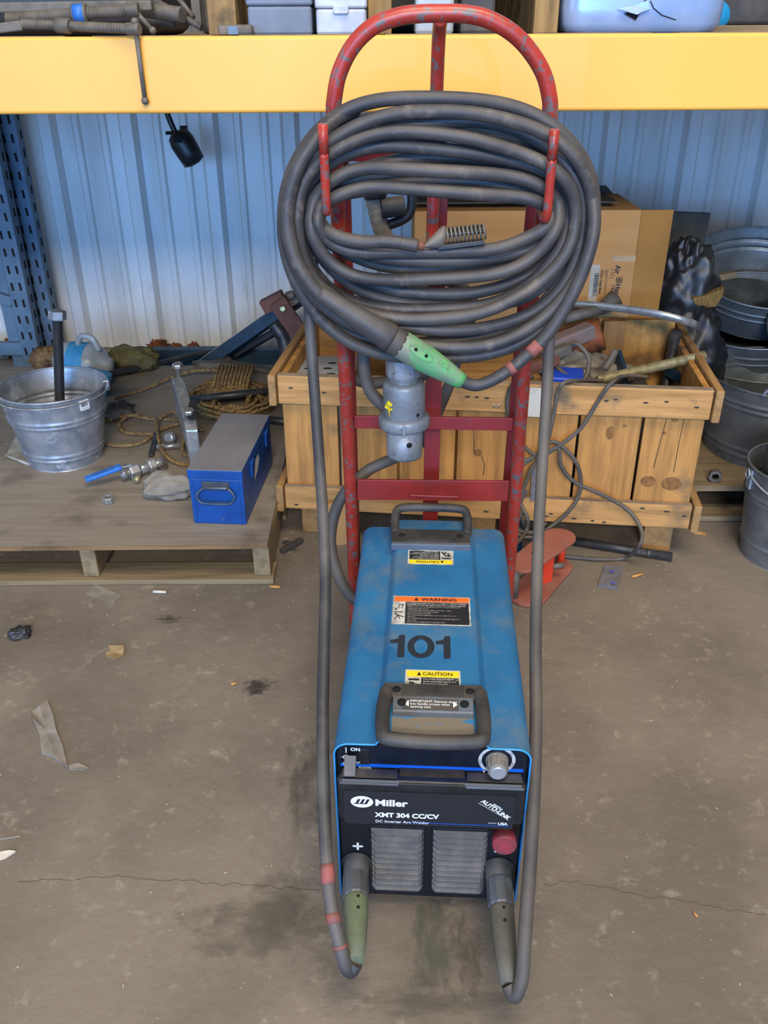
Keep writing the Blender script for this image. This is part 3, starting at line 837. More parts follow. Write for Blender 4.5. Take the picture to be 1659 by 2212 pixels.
# ---- top decals
ZT = HT + .0200
def TP(px, py, dz=0): return wl(px, py, z=ZT + .0012 + dz)
def decal(tl, tr, br, bl):
    A, B, C, D = TP(*tl), TP(*tr), TP(*br), TP(*bl)
    return A, B, C, D
def sticker(name, tl, br, kind, flip=False):
    A = TP(*tl); B = TP(*br)
    W = B.x - A.x; H = A.y - B.y
    M = frame(V((A.x, B.y, ZT + .0014)), (1, 0, 0), (0, 1, 0))
    if flip: M = frame(V((B.x, A.y, ZT + .0014)), (-1, 0, 0), (0, -1, 0))
    mb = MB(); e = .003
    quad(mb, M, 0, 0, W, H, 0, 0)
    if kind == 'warning':
        quad(mb, M, e, H * .80, W - e * .6, H - e * .6, .0003, 2)
        quad(mb, M, W * .165, e, W - e, H * .785, .0003, 1)
        text_into(mb, 'WARNING', H * .14, M @ Matrix.Translation((W * .37, H * .84, .0006)), bold=.0004, mi=1, sx=1.12)
        flatpoly(mb, M, [(W * .27, H * .835), (W * .335, H * .835), (W * .3025, H * .95)], .0006, 1)
        ls = ['ELECTRIC SHOCK can kill; INCORRECT INPUT POWER', 'CONNECTIONS can cause injury and equipment damage.', '• Always wear dry insulating gloves. Read Owner\'s Manual for', '  connection information.',
              '• Disconnect input power before servicing — keep', '  panels and covers securely in place.', '• Always ground equipment.', '• Use only genuine replacement parts to repair this unit,', '  then test.',
              '• Do not touch live electrical parts; wait 5 minutes after the', '  unit is off.', '• Check input voltage before opening cover.']
        for i, l in enumerate(ls):
            text_into(mb, l, H * (.058 if i < 2 else .05), M @ Matrix.Translation((W * .18, H * (.715 - i * .0585), .0006)), mi=0, bold=.0001 if i < 2 else 0, sx=.92)
        flatpoly(mb, M, ell(W * .045, H * .52, W * .014, H * .035, 14), .0003, 1)
        for q in ((.03, .16, .075, .30), (.075, .30, .15, .25), (.075, .30, .03, .36), (.10, .18, .075, .30), (.08, .55, .08, .68), (.08, .68, .14, .68), (.12, .58, .14, .68), (.03, .42, .13, .42)):
            a_, b_ = M @ V((W * q[0], H * q[1], .0005)), M @ V((W * q[2], H * q[3], .0005)); mb.tube([a_, b_], .0009, 4, mi=1)
    else:
        quad(mb, M, e, H * .68, W - e, H - e, .0003, 3)
        quad(mb, M, W * .29, e, W - e, H * .66, .0003, 1)
        quad(mb, M, W * .05, H * .06, W * .27, H * .62, .0003, 0)
        text_into(mb, 'CAUTION', H * .20, M @ Matrix.Translation((W * .31, H * .755, .0006)), bold=.0002, mi=1, sx=.98)
        flatpoly(mb, M, [(W * .21, H * .74), (W * .29, H * .74), (W * .25, H * .91)], .0006, 1)
        for i, l in enumerate(['FALLING EQUIPMENT can', 'cause personal injury and', 'equipment damage.', '• Lift only using both handles.', '• Use proper lifting device.', '• Read manual.']):
            text_into(mb, l, H * .095, M @ Matrix.Translation((W * .32, H * (.56 - i * .098), .0006)), mi=0, bold=.0001, sx=1.0)
        quad(mb, M, W * .06, H * .52, W * .26, H * .60, .0006, 1)
        for q in ((.07, .35, .14, .42), (.14, .42, .21, .28), (.21, .28, .25, .12), (.21, .28, .16, .14), (.10, .38, .12, .22)):
            a_, b_ = M @ V((W * q[0], H * q[1], .0006)), M @ V((W * q[2], H * q[3], .0006)); mb.tube([a_, b_], .0016, 5, mi=1)
        flatpoly(mb, M, ell(W * .095, H * .43, W * .018, H * .05, 12), .0007, 1)
    return mb.build(name, [m_whitedirty, m_blk, m_oran, m_yell], cov, False)
sticker('caution_sticker', (882, 1188), (980, 1221), 'caution', True)
sticker('warning_sticker', (850, 1287), (1018, 1353), 'warning')
sticker('caution_sticker', (876, 1446), (996, 1500), 'caution')
# 101
A, B = TP(844, 1371), TP(973, 1423)
W, H = B.x - A.x, A.y - B.y
M = frame(V((A.x, B.y, ZT + .0014)), (1, 0, 0), (0, 1, 0))
mb = MB()
def one(x):
    flatpoly(mb, M, [(x + .13 * W, 0), (x + .245 * W, 0), (x + .245 * W, H), (x + .15 * W, H), (x + .13 * W, H * .84), (x + .06 * W, H * .78), (x, H * .775), (x, H * .62), (x + .13 * W, H * .62)])
one(0); one(.76 * W)
cxn, rx, ry = .515 * W, .225 * W, H * .51
o_ = [M @ V((cxn + rx * math.cos(i * PI / 20), H / 2 + ry * math.sin(i * PI / 20), 0)) for i in range(41)]
i_ = [M @ V((cxn + rx * .50 * math.cos(i * PI / 20), H / 2 + ry * .62 * math.sin(i * PI / 20), 0)) for i in range(41)]
mb.loft([o_, i_], smooth=False)
mb.build('number_decal', m_num, cov, False)
# ---- handles
def handle(px0, px1, yb0, yb1, fwd, front):
    """base block between local y=yb0..yb1; loop reaches fwd beyond"""
    x0, x1 = px0, px1; sgn = -1 if front else 1; cx = (x0 + x1) / 2; W = x1 - x0
    ym = (yb0 + yb1) / 2; L = abs(yb1 - yb0)
    mb = MB(); zb = ZT
    mb.box((cx, ym, zb + .007), (W, L, .014)); 
    h = mb.build('carry_handle', m_blackd, wd, False, bev=.002)
    mb = MB()
    for i in range(7):
        mb.box((cx, ym - L * .36 + i * L * .12, zb + .0148), (W * .62, L * .06, .0022))
    mb.build('ridge', m_blackd, h, False)['kind'] = 'stuff'
    for sx in (-1, 1):
        mb = MB(); c_ = V((cx + sx * W * .37, ym, zb + .0142)); mb.lathe([(.006, 0), (.0075, .0002), (.0075, .001), (.0055, .001), (.0055, 0)], c_, (0, 0, 1), 16); mb.lathe([(.0055, .0006), (.0001, .0007)], c_, (0, 0, 1), 16)
        mb.build('bolt_hole', m_hole, h, False)
    return h, cx, W, zb
# front handle
f0 = TP(830, 1486); f1 = TP(1042, 1522)
xl, xr = f0.x, TP(1042, 1500).x
h, cx, W, zb = handle(xl, xr, f1.y, f0.y, 0, True)
y1 = f1.y
mb = MB()
mb.prism([(0, 0), (0, .016), (-.030, .010), (-.034, -.002), (-.030, -.008), (0, -.008)], W * .80, frame(V((cx - W * .40, y1, zb)), (0, 1, 0), (0, 0, 1)) @ Matrix.Scale(1, 4))
sb = mb.build('lower_block', m_collar, h, False, bev=.0015)
# loop
hy = y1 - .004
yfr = wl(935, 1600, z=zb + .012).y
pts = [V((cx - W * .47, hy + .02, zb + .010)), V((cx - W * .485, hy - .01, zb + .012)), V((cx - W * .49, (hy + yfr) / 2, zb + .013)), V((cx - W * .475, yfr + .014, zb + .014)), V((cx - W * .42, yfr, zb + .014)),
       V((cx, yfr - .003, zb + .012)), V((cx + W * .42, yfr, zb + .014)), V((cx + W * .475, yfr + .014, zb + .014)), V((cx + W * .49, (hy + yfr) / 2, zb + .013)), V((cx + W * .485, hy - .01, zb + .012)), V((cx + W * .47, hy + .02, zb + .010))]
mb = MB(); mb.tube(spl(pts, 7), .0118, 14); mb.build('grip', m_blackd, h, False)
# label on lower block
def LB(px, py): 
    return wl(px, py, y=y1 - .022)
c = wl(935, 1533, z=zb + .0135)
Mx = frame(V((cx, y1 - .016, zb + .0136)), (1, 0, 0), (0, 1, .2))
mb = MB(); quad(mb, Mx, -.050, -.011, .042, .010, 0, 1)
for i, l in enumerate(['IMPORTANT: Remove these', 'two handle screws when', 'opening case.']):
    text_into(mb, l, .0062, Mx @ Matrix.Translation((-.038, .003 - i * .0055, .0004)), mi=0, sx=1.05)
flatpoly(mb, Mx, [(-.048, 0), (-.040, -.006), (-.040, .006)], .0004, 0); flatpoly(mb, Mx, [(.040, 0), (.033, -.006), (.033, .006)], .0004, 0)
mb.build('instruction_label', [m_white, m_blackd], sb, False)
for sx in (-1, 1):
    mb = MB(); c_ = Mx @ V((sx * W * .31, .002, .0004)); mb.lathe([(.0075, 0), (.0001, .0002)], c_, Mx.to_3x3() @ V((0, 0, 1)), 18); mb.build('bolt_hole', m_hole, sb, False)
# dust in front of the handle
mb = MB(); mb.box((cx, (yfr + y1 - .034) / 2 + .002, ZT + .0014), (W * .80, abs(y1 - .034 - yfr) - .004, .0006)); mb.build('dust_film', m_dust, cov, False)
# rear handle
r0 = TP(848, 1152); r1 = TP(1018, 1185)
h, cx, W, zb = handle(r0.x, r1.x - .002, r1.y, r0.y, 0, False)
mb = MB(); mb.box((cx, r1.y - .004, zb + .006), (W, .010, .016)); mb.build('lower_block', m_collar, h, False, bev=.0015)
yb = r0.y
pts = [V((cx - W * .46, yb - .015, zb + .010)), V((cx - W * .475, yb + .012, zb + .018)), V((cx - W * .46, yb + .040, zb + .030)), V((cx - W * .38, yb + .052, zb + .036)), V((cx, yb + .055, zb + .037)),
       V((cx + W * .38, yb + .052, zb + .036)), V((cx + W * .46, yb + .040, zb + .030)), V((cx + W * .475, yb + .012, zb + .018)), V((cx + W * .46, yb - .015, zb + .010))]
mb = MB(); mb.tube(spl(pts, 7), .0095, 14); mb.build('grip', m_blackd, h, False)

# ------------------------------------------------------------------ cable coil
RC = .0118
coil = thing('welding_cable', 'long dusty black welding cable coiled over the red hand truck hooks', 'cable', at(950, 800, Y=1.66))
#        L    R     T    B   expo  layer  tilt  phase
loops = [(612, 1284, 208, 778, .86, 1, 0, 0),
         (620, 1276, 246, 752, .84, 0, -12, 1.0),
         (632, 1262, 262, 742, .80, 2, 22, .3),
         (628, 1256, 270, 716, .82, 1, -16, 2.1),
         (646, 1240, 296, 690, .78, 0, 20, 1.2),
         (662, 1232, 292, 664, .78, 2, -14, 2.8),
         (650, 1226, 324, 672, .74, 1, 12, .7),
         (664, 1216, 348, 636, .76, 2, -8, 1.6),
         (672, 1206, 366, 606, .72, 0, 8, 0.1),
         (684, 1208, 372, 582, .74, 2, 0, 2.2),
         (676, 1196, 400, 566, .70, 1, -5, 1.9),
         (688, 1188, 412, 548, .68, 0, 9, .5)]
YL = (1.612, 1.637, 1.662)
mb = MB()
for i, (L_, R__, T_, B_, ex, ly, ti, ph) in enumerate(loops):
    P = []; N_ = 40
    yc = 470
    for k in range(N_):
        t_ = 2 * PI * k / N_
        c_, s_ = math.cos(t_), math.sin(t_)
        xx = (L_ + R__) / 2 + (R__ - L_) / 2 * math.copysign(abs(c_) ** ex, c_)
        hh = (yc - T_) if s_ > 0 else (B_ - yc)
        yy = yc - hh * math.copysign(abs(s_) ** (1.0 if s_ < 0 else ex), s_)
        yy += ti * (xx - 950) / 300 * (1 if s_ > 0 else -1.2) * abs(s_) + (5 * math.sin(2 * t_ + ph) + 4 * math.sin(5 * t_ + 2 * ph)) * abs(s_)
        xx += 4 * math.sin(3 * t_ + ph)
        Yd = YL[ly] + .006 * math.sin(3 * t_ + ph * 2) + .004 * math.sin(7 * t_ + ph)
        P.append(at(xx, yy, Y=Yd))
    mb.tube(spl(P, 4, True), RC, 14, True)
mb.build('cable_loops', m_cable, coil)
# lead that ends in the green connector: comes round the left, through sleeve and connector, back up on the right
Yg = 1.578
mb = MB()
P = [at(770, 232, Y=1.66), at(720, 262, Y=1.63), at(680, 305, Y=1.60), at(640, 370, Y=1.588), at(620, 460, Y=1.585), at(634, 550, Y=1.58), at(668, 610, Y=Yg), at(700, 645, Y=Yg)]
mb.tube(spl(P, 8), RC * 1.08, 14); mb.build('outer_strand', m_cable, coil)
# sleeve
A, B, C_, D_ = at(688, 632, Y=Yg), at(846, 732, Y=Yg - .003), at(868, 745, Y=Yg - .004), at(998, 824, Y=Yg - .002)
ax = (B - A)
mb = MB(); mb.lathe([(.0145, 0), (.016, .01), (.018, .05), (.024, ax.length * .8), (.027, ax.length * .97), (.0245, ax.length)], A, ax, 20); mb.build('black_sleeve', m_cable, coil)
mb = MB(); mb.lathe([(.026, 0), (.0268, .004), (.0268, .018), (.026, .022)], B, C_ - B, 20); mb.build('sleeve_ring', m_blackd, coil)
ax = D_ - C_ + (D_ - B) * .0
mb = MB(); l = (D_ - C_).length
mb.lathe([(.0265, -.004), (.0275, .004), (.027, l * .35), (.023, l * .65), (.017, l * .92), (.0155, l), (.0125, l)], C_, D_ - C_, 10, smooth=True)
gc = mb.build('green_connector', m_green, coil)
d_ = (D_ - C_).normalized(); vw = (CAMP - C_).normalized(); nrm = (vw - d_ * vw.dot(d_)).normalized(); sd = d_.cross(nrm)
mb = MB()
for s_ in (.022, .045):
    c_ = C_ + d_ * s_ + nrm * .0268 - sd * .006; mb.lathe([(.0035, 0), (.0001, .0006)], c_, nrm, 12)
mb.build('screw_hole', m_hole, gc)
mb = MB(); pts = [C_ + d_ * (.034 + .026 * math.cos(t_)) + nrm * .0272 - sd * (.006 + .010 * math.sin(t_)) for t_ in [i * PI / 12 for i in range(24)]]
mb.tube(pts, .0008, 5, True); mb.build('moulded_rim', m_green, gc)
mb = MB(); text_into(mb, 'LC-5', .012, frame(C_ + d_ * .072 + nrm * .0235 - sd * .004, d_, -sd if (-sd).dot(V((0, 0, 1))) > 0 else sd)); mb.build('embossed_mark', m_greend, gc)
# return strand
P = [at(990, 820, Y=Yg), at(1030, 832, Y=Yg), at(1080, 812, Y=Yg), at(1130, 775, Y=1.58), at(1185, 720, Y=1.585), at(1235, 640, Y=1.588), at(1268, 560, Y=1.592), at(1284, 480, Y=1.605), at(1272, 400, Y=1.63), at(1240, 330, Y=1.66)]
sp = spl(P, 8)
mb = MB(); mb.tube(sp, RC, 14); mb.build('return_strand', m_cable, coil)
for (i0, i1) in ((19, 21), (26, 29)):
    mb = MB(); mb.tube(sp[i0:i1 + 1], RC * 1.07, 14); mb.build('red_tape', m_pink, coil)
# inner free end that carries the ground clamp
P = [at(700, 430, Y=1.63), at(690, 475, Y=1.62), at(722, 508, Y=1.60), at(780, 522, Y=1.59), at(840, 522, Y=1.587), at(902, 531, Y=1.587)]
mb = MB(); mb.tube(spl(P, 8), RC, 14); mb.build('inner_end', m_cable, coil)
mb = MB(); e = at(902, 531, Y=1.587); mb.cyl(e, e + V((.012, 0, -.001)), .008, 12); mb.build('bare_copper', m_rustred, coil)
# ground clamp with spring
gcl = thing('electrode_holder', 'grey metal electrode holder with exposed coil spring inside the cable coil', 'tool', at(980, 535, Y=1.6))
a_, b_ = at(905, 537, Y=1.59), at(962, 508, Y=1.6)
mb = MB()
secs = []
for s_, h_, wv in ((0, .003, .006), (.25, .004, .008), (.55, .012, .011), (.85, .019, .013), (1, .017, .013)):
    c_ = a_.lerp(b_, s_); secs.append([c_ + V((0, math.cos(t_) * wv, math.sin(t_) * h_)) for t_ in [i * PI / 8 for i in range(16)]])
mb.loft(secs, True); mb.f.append(list(range(64, 80))); mb.sm.append(False); mb.mi.append(0); mb.build('jaw', m_dgsteel, gcl)
p0, p1 = at(962, 508, Y=1.6), at(1050, 499, Y=1.6)
dd = (p1 - p0).normalized(); u1 = V((0, 1, 0)); u2 = dd.cross(u1).normalized(); u1 = u2.cross(dd)
mb = MB(); tn = 10; mb.tube([p0.lerp(p1, i / (tn * 14)) + (u1 * math.cos(2 * PI * i / 14) + u2 * math.sin(2 * PI * i / 14)) * .0125 for i in range(tn * 14 + 1)], .0021, 7); mb.build('spring', m_dgsteel, gcl)
mb = MB(); mb.bar(at(945, 533, Y=1.6), at(1045, 521, Y=1.605), .022, .008); mb.cyl(p0, p1, .004, 10); mb.build('lower_jaw', m_dsteel, gcl, bev=.002)

# ------------------------------------------------------------------ leads from coil to welder
def lead(name, label, pts, conn, m_c, tapes, m_body, col_r=.021):
    t = thing(name, label, 'cable', at(pts[-1][0], pts[-1][1], Y=pts[-1][2]))
    sp = spl([at(x, y, Y=Y) for x, y, Y in pts], 8)
    mb = MB(); mb.tube(sp, .0112, 14); mb.build('cable', m_c, t)
    for i0, i1 in tapes:
        mb = MB(); mb.tube(sp[i0:i1 + 1], .0118, 14); mb.build('red_tape', m_pink, t)
    A = WM @ V((conn[0].x, YF - .028, conn[0].z)); B = conn[1]
    d = (B - A); l = d.length
    mb = MB(); mb.lathe([(.0205, 0), (.0225, .003), (.0228, .048), (.021, .052)], A, d, 10, smooth=False); mb.build('collar', m_collar, t)
    mb = MB(); mb.lathe([(.0205, .05), (.0212, .056), (.0205, l * .5), (.0175, l * .78), (.0125, l), (.010, l)], A, d, 12); cb = mb.build('connector', m_body, t)
    d.normalize(); vw = (CAMP - A).normalized(); nrm = (vw - d * vw.dot(d)).normalized()
    mb = MB()
    for s_ in (.062, .085): mb.lathe([(.003, 0), (.0001, .0008)], A + d * s_ + nrm * .0208 - nrm.cross(d) * -.004, nrm, 10)
    mb.build('screw_hole', m_hole, cb)
    return t
cP = FP(771, 1857); cP.z -= .006
tipP = at(769, 2076, Y=.862)
lead('positive_lead', 'left hanging welding lead with red tape bands plugged into the plus socket',
     [(676, 560, 1.68), (668, 650, 1.675), (672, 740, 1.655), (681, 870, 1.62), (690, 1000, 1.565), (698, 1120, 1.49), (703, 1250, 1.40), (700, 1400, 1.28), (697, 1550, 1.17), (699, 1700, 1.065), (705, 1850, .972), (716, 1960, .912), (734, 2040, .872), (746, 2084, .858), (758, 2098, .856), (769, 2080, .862)],
     (cP, tipP), m_cable3, [(81, 84), (89, 91), (96, 97)], m_greend)
cN = FP(1076, 1868); cN.z -= .006
tipN = at(1098, 2128, Y=.838)
lead('negative_lead', 'right hanging welding lead plugged into the minus socket beside the red cap',
     [(1225, 600, 1.66), (1192, 680, 1.655), (1186, 760, 1.64), (1180, 870, 1.61), (1172, 1000, 1.555), (1165, 1120, 1.48), (1160, 1250, 1.39), (1157, 1400, 1.275), (1158, 1550, 1.165), (1154, 1700, 1.06), (1146, 1850, .968), (1138, 1960, .905), (1132, 2050, .86), (1127, 2115, .835), (1112, 2152, .824), (1098, 2128, .838)],
     (cN, tipN), m_cable2, [], m_conn)

# ------------------------------------------------------------------ power cord and plug
pc = thing('power_cord', 'thick grey power cord looped behind the coil and running to the welder', 'cord', at(760, 1290, Y=1.72))
mb = MB()
P = [at(815, 1300, Y=1.74), at(762, 1292, Y=1.745), at(728, 1235, Y=1.76), at(714, 1160, Y=1.80), at(735, 1080, Y=1.83), at(790, 1020, Y=1.86), at(850, 990, Y=1.88), at(905, 960, Y=1.97), at(950, 880, Y=1.985), at(985, 780, Y=1.98), at(985, 690, Y=1.96), at(950, 640, Y=1.94), at(880, 625, Y=1.90),
     at(800, 660, Y=1.88), at(748, 740, Y=1.88), at(748, 800, Y=1.88), at(790, 826, Y=1.87), at(850, 822, Y=1.86), at(930, 800, Y=1.87), at(1010, 700, Y=1.89), at(1015, 640, Y=1.88), at(950, 600, Y=1.84), at(860, 620, Y=1.81), at(800, 700, Y=1.78), at(786, 780, Y=1.76), at(800, 845, Y=1.75), at(838, 884, Y=1.74)]
mb.tube(spl(P, 8), .0135, 14); mb.build('cord', m_cable2, pc)
Yp = 1.685
mb = MB(); T_ = at(872, 770, Y=Yp); Bt = at(874, 983, Y=Yp); d_ = Bt - T_; l = d_.length
pl = thing('pin_plug', 'heavy cast aluminium pin and sleeve plug hanging below the green connector', 'plug', Bt)
k = l / .215
def seg(name, pr, n=32, sm=True, mm=m_alum, par=None, **kk):
    mb = MB(); mb.lathe([(r, h * l) for r, h in pr], T_, d_, n, 0, sm); return mb.build(name, mm, par or pl, **kk)
seg('gland_nut', [(.030, -.10), (.0365, -.09), (.0365, .17), (.033, .18)], 12, False)
seg('threaded_neck', [(.031, .17), (.032, .19), (.0305, .195), (.032, .205), (.0305, .21), (.032, .225), (.031, .24)])
bd = seg('upper_body', [(.034, .225), (.042, .25), (.0435, .275), (.0435, .60), (.040, .61)])
seg('locking_ring', [(.043, .565), (.052, .58), (.0535, .60), (.0535, .665), (.050, .69), (.043, .70)])
lb = seg('lower_body', [(.038, .69), (.038, .97), (.036, 1.0), (.030, 1.0), (.030, .985)])
fr_ = V((0, -1, 0)) ; ud = -d_.normalized(); fr_ = (CAMP - T_); fr_ = (fr_ - ud * fr_.dot(ud)).normalized(); sd = ud.cross(fr_)
if sd.x < 0: sd = -sd
def onb(r, s_, h, e=.0003):
    ang = s_ / r; n_ = fr_ * math.cos(ang) + sd * math.sin(ang); return T_ + d_ * h + n_ * (r + e), n_
mb = MB(); p, n_ = onb(.0435, .030, .52); mb.lathe([(.0042, 0), (.0001, .0006)], p, n_, 12); mb.build('screw_hole', m_hole, bd)
mb = MB(); p, n_ = onb(.038, .010, .82); mb.lathe([(.0062, 0), (.0001, .0006)], p, n_, 12); mb.build('screw_hole', m_hole, lb)
mb = MB()
for i, (s_, h) in enumerate(((-.036, .42), (-.031, .40), (-.035, .47), (-.030, .46), (-.038, .45), (-.033, .50))):
    p, n_ = onb(.0435, s_, h, .001); mb.box(p, (.012, .001, .004 + .002 * (i % 3)), Matrix.Rotation(-.9 + .5 * math.sin(i * 2.2), 3, 'Z') @ Matrix.Rotation(.6 * math.sin(i * 1.7), 3, 'Y'))
mb.build('torn_yellow_label', m_yell, bd)
mb = MB(); p, n_ = onb(.0535, -.001, .632, .001); mb.box(p, (.006, .004, .026)); mb.build('ring_lug', m_alum, bpy.data.objects['locking_ring'], bev=.001)

# taped tool hanging behind the coil
tt = thing('taped_tool', 'black gripped tool wrapped in torn grey tape hanging behind the coil', 'tool', at(825, 505, Y=1.95))
Yt = 1.95
mb = MB(); mb.tube([at(806, 360, Y=Yt), at(808, 400, Y=Yt), at(812, 428, Y=Yt)], [.02, .025, .025], 16); mb.build('grip', m_black, tt, bev=.003)
mb = MB(); P = [at(806, 428, Y=Yt), at(812, 450, Y=Yt), at(820, 480, Y=Yt), at(832, 515, Y=Yt), at(842, 560, Y=Yt)]
mb.tube(spl(P, 5), [.017 + .003 * noise.noise(V((i * .9, 3, 1))) + .004 * i / 20 for i in range(21)], 9); mb.build('taped_shaft', m_cloth, tt)
mb = MB(); P = [at(826, 490, Y=Yt), at(862, 478, Y=Yt), at(884, 462, Y=Yt), at(890, 430, Y=Yt), at(884, 400, Y=Yt), at(870, 370, Y=Yt)]
mb.tube(spl(P, 6), .0105, 12); mb.build('bent_hook', m_dsteel, tt)
mb = MB(); mb.cyl(at(822, 450, Y=Yt - .01), at(872, 445, Y=Yt), .021, 16); mb.build('side_grip', m_blackd, tt, bev=.002)

# ------------------------------------------------------------------ crate
CA = V((-.305, 2.412, 0)); CY = math.radians(-6.8)
cr = thing('wooden_crate', 'large open pine crate on short feet behind the hand truck', 'crate', CA, (0, 0, CY))
CMx = wm(cr); CI = CMx.inverted()
CL_, CD_, CH_ = 1.225, .62, .545
def cbox(name, c, d, mm, bev=.003, rz=0):
    mb = MB(); mb.box(c, d); 
    for v in mb.v: 
        v.x += .0015 * noise.noise(v * 9); v.z += .002 * noise.noise(v * 7 + V((5, 5, 5)))
    return mb.build(name, mm, cr, False, bev=bev)
cbox('top_rail', (CL_ / 2, -.011, CH_ - .045), (CL_, .022, .088), m_wcx)
cbox('top_rail', (CL_ / 2, CD_ + .011, CH_ - .045), (CL_, .022, .088), m_wcx)
cbox('bottom_rail', (CL_ / 2, -.011, .145), (CL_, .022, .078), m_wcx)
cbox('bottom_rail', (CL_ / 2, CD_ + .011, .145), (CL_, .022, .078), m_wcx)
for x in (-.011, CL_ + .014):
    cbox('end_rail', (x - .003 * (x < 0), CD_ / 2 - .01, CH_ - .045), (.022, CD_ + .05, .095), m_wcy)
    cbox('end_rail', (x - .003 * (x < 0), CD_ / 2 - .01, .145), (.022, CD_ + .05, .09), m_wcy)
for y_, z_q in ((-.011, CH_ - .0008), (CD_ + .011, CH_ - .0008), (-.0145, .1842)):
    cbox('dusty_edge', (CL_ / 2, y_, z_q + .0008), (CL_ - .004, .021 if y_ != -.0145 else .014, .0016), m_dusty, 0)
nb = 7; bw = CL_ / nb
for i in range(nb):
    x = bw * (i + .5)
    cbox('side_board', (x, .010, .10 + (CH_ - .11) / 2), (bw - .009 + (.004 if i % 2 else -.002), .018, CH_ - .11), m_wcz, .0015)
    cbox('side_board', (x, CD_ - .010, .10 + (CH_ - .11) / 2), (bw - .009, .018, CH_ - .11), m_wcz, .0015)
for i in range(4):
    y = .02 + (CD_ - .04) / 4 * (i + .5)
    for x in (.010, CL_ - .010):
        cbox('end_board', (x, y, .10 + (CH_ - .11) / 2), (.018, (CD_ - .04) / 4 - .008, CH_ - .11), m_wcz, .0015)
cbox('floor_panel', (CL_ / 2, CD_ / 2, .11), (CL_ - .04, CD_ - .04, .018), m_wcx)
for x in (.075, CL_ / 2, CL_ - .075):
    cbox('foot', (x, CD_ / 2 + .02, .051), (.085 if x > .2 else .07, CD_ + .0, .102), m_wcy)
# knots and nails on the front
def cf(px, py, off=.0225):
    o = CI @ CAMP; d = CI.to_3x3() @ ray(px, py); t = (-off - o.y) / d.y; return o + d * t
m_knot = mat('pine_knot', '6e4a26', .8, 0, '8f6433', 90, .4, .6, stretch=(1, 1, .4))
mb = MB()
for (px, py, rx, rz) in ((1318, 935, .012, .021), (1185, 918, .009, .006), (1350, 920, .006, .004), (1435, 935, .006, .005), (1458, 908, .01, .005), (1032, 978, .013, .012), (1400, 1040, .022, .018), (1450, 1045, .028, .022)):
    c = cf(px, py, -.0005); M = frame(V((c.x, .0004, c.z)), (1, 0, 0), (0, 0, 1)); flatpoly(mb, M, ell(0, 0, rx, rz, 18))
mb.build('knot', m_knot, cr, False)['kind'] = 'stuff'
mb = MB()
for (px, py) in ((628, 838), (700, 848), (1010, 857), (1030, 858), (1052, 860), (1310, 866), (1330, 863), (1395, 870), (1440, 868), (1505, 880), (1545, 850), (1130, 1110), (1180, 1115), (1240, 1120), (1280, 1125), (1305, 1128), (1388, 1098), (1440, 1105), (1478, 1115), (640, 1090), (1050, 1105), (1190, 1110)):
    c = cf(px, py); mb.prism(ell(0, 0, .006 + .003 * random.random(), .0028, 10), .0006, frame(V((c.x, -.0224, c.z)), (1, 0, 0), (0, 0, 1)))
for seq in (((1023, 930), (1024, 955), (1024, 976)), ((1040, 985), (1047, 1005), (1044, 1025)), ((1440, 905), (1425, 960), (1412, 1010)), ((1478, 905), (1466, 960), (1455, 1020))):
    mb.tube([V((q.x, .0006, q.z)) for q in (cf(*p, -.0005) for p in seq)], .0011, 5)
mb.build('nail_mark', m_gapdark, cr, False)['kind'] = 'stuff'
mb = MB()
c0, c1 = cf(1140, 900), cf(1172, 838); M = frame(V((0, -.0225, 0)), (1, 0, 0), (0, 0, 1)); quad(mb, M, c0.x, c0.z, c1.x, c1.z, 0)
mb.build('pale_paper_label', m_paper, cr, False)
mb = MB()
for px in (1067, 1077):
    c = cf(px, 877); mb.lathe([(.004, 0), (.004, .0015), (.002, .002)], V((c.x, -.0225, c.z)), (0, -1, 0), 12)
mb.build('screw', m_steel, cr, False)

# ---- crate contents
def ct(px, py, z): 
    return at(px, py, Z=z)
# cardboard box
BX = thing('cardboard_box', 'tall cardboard filter box with printed label standing in the crate', 'box', (.4, 2.8, .125))
Yb = 2.80
a_ = at(896, 452, Y=Yb); b_ = at(1386, 458, Y=Yb); 
zt_ = (a_.z + b_.z) / 2; z0_ = .125
xa, xb = a_.x, b_.x
mb = MB(); mb.box(((xa + xb) / 2, Yb + .155, (zt_ + z0_) / 2), (xb - xa, .31, zt_ - z0_)); bx = mb.build('carton', m_card, BX, bev=.002)
c_ = at(1476, 466, Y=Yb + .0)
mb = MB(); xr_ = xb + .105
mb.add([V((xb, Yb, z0_ + .08)), V((xr_, Yb + .035, z0_ + .08)), V((xr_ + .004, Yb + .035, zt_ - .006)), V((xb, Yb, zt_))], [(0, 1, 2, 3)]); mb.build('side_flap', m_cardd, BX, solid=.004)
mb = MB(); mb.add([V((xa + .01, Yb + .30, zt_)), V((xb - .02, Yb + .30, zt_)), V((xb - .04, Yb + .33, zt_ + .022)), V((xa + .01, Yb + .33, zt_ + .022))], [(0, 1, 2, 3)])
mb.add([V((xa, Yb + .31, zt_)), V((xb - .05, Yb + .31, zt_ + .0)), V((xb - .07, Yb + .02, zt_ + .02)), V((xa, Yb + .02, zt_ + .02))], [(0, 1, 2, 3)]); mb.build('top_flap', m_carddark, BX, solid=.004)
mb = MB(); M = frame(V((xa, Yb - .0012, 0)), (1, 0, 0), (0, 0, 1))
def bxp(px, py): p = at(px, py, Y=Yb - .0012); return p.x - xa, p.z
x0, z0 = bxp(1290, 700); x1, z1 = bxp(1372, 566); quad(mb, M, x0, z0, x1, z1, 0, 0)
x0, z0 = bxp(1268, 660); x1, z1 = bxp(1297, 572); quad(mb, M, x0, z0, x1, z1, .0004, 1)
xq0, zq0 = bxp(1281, 640); xq1, zq1 = bxp(1292, 590)
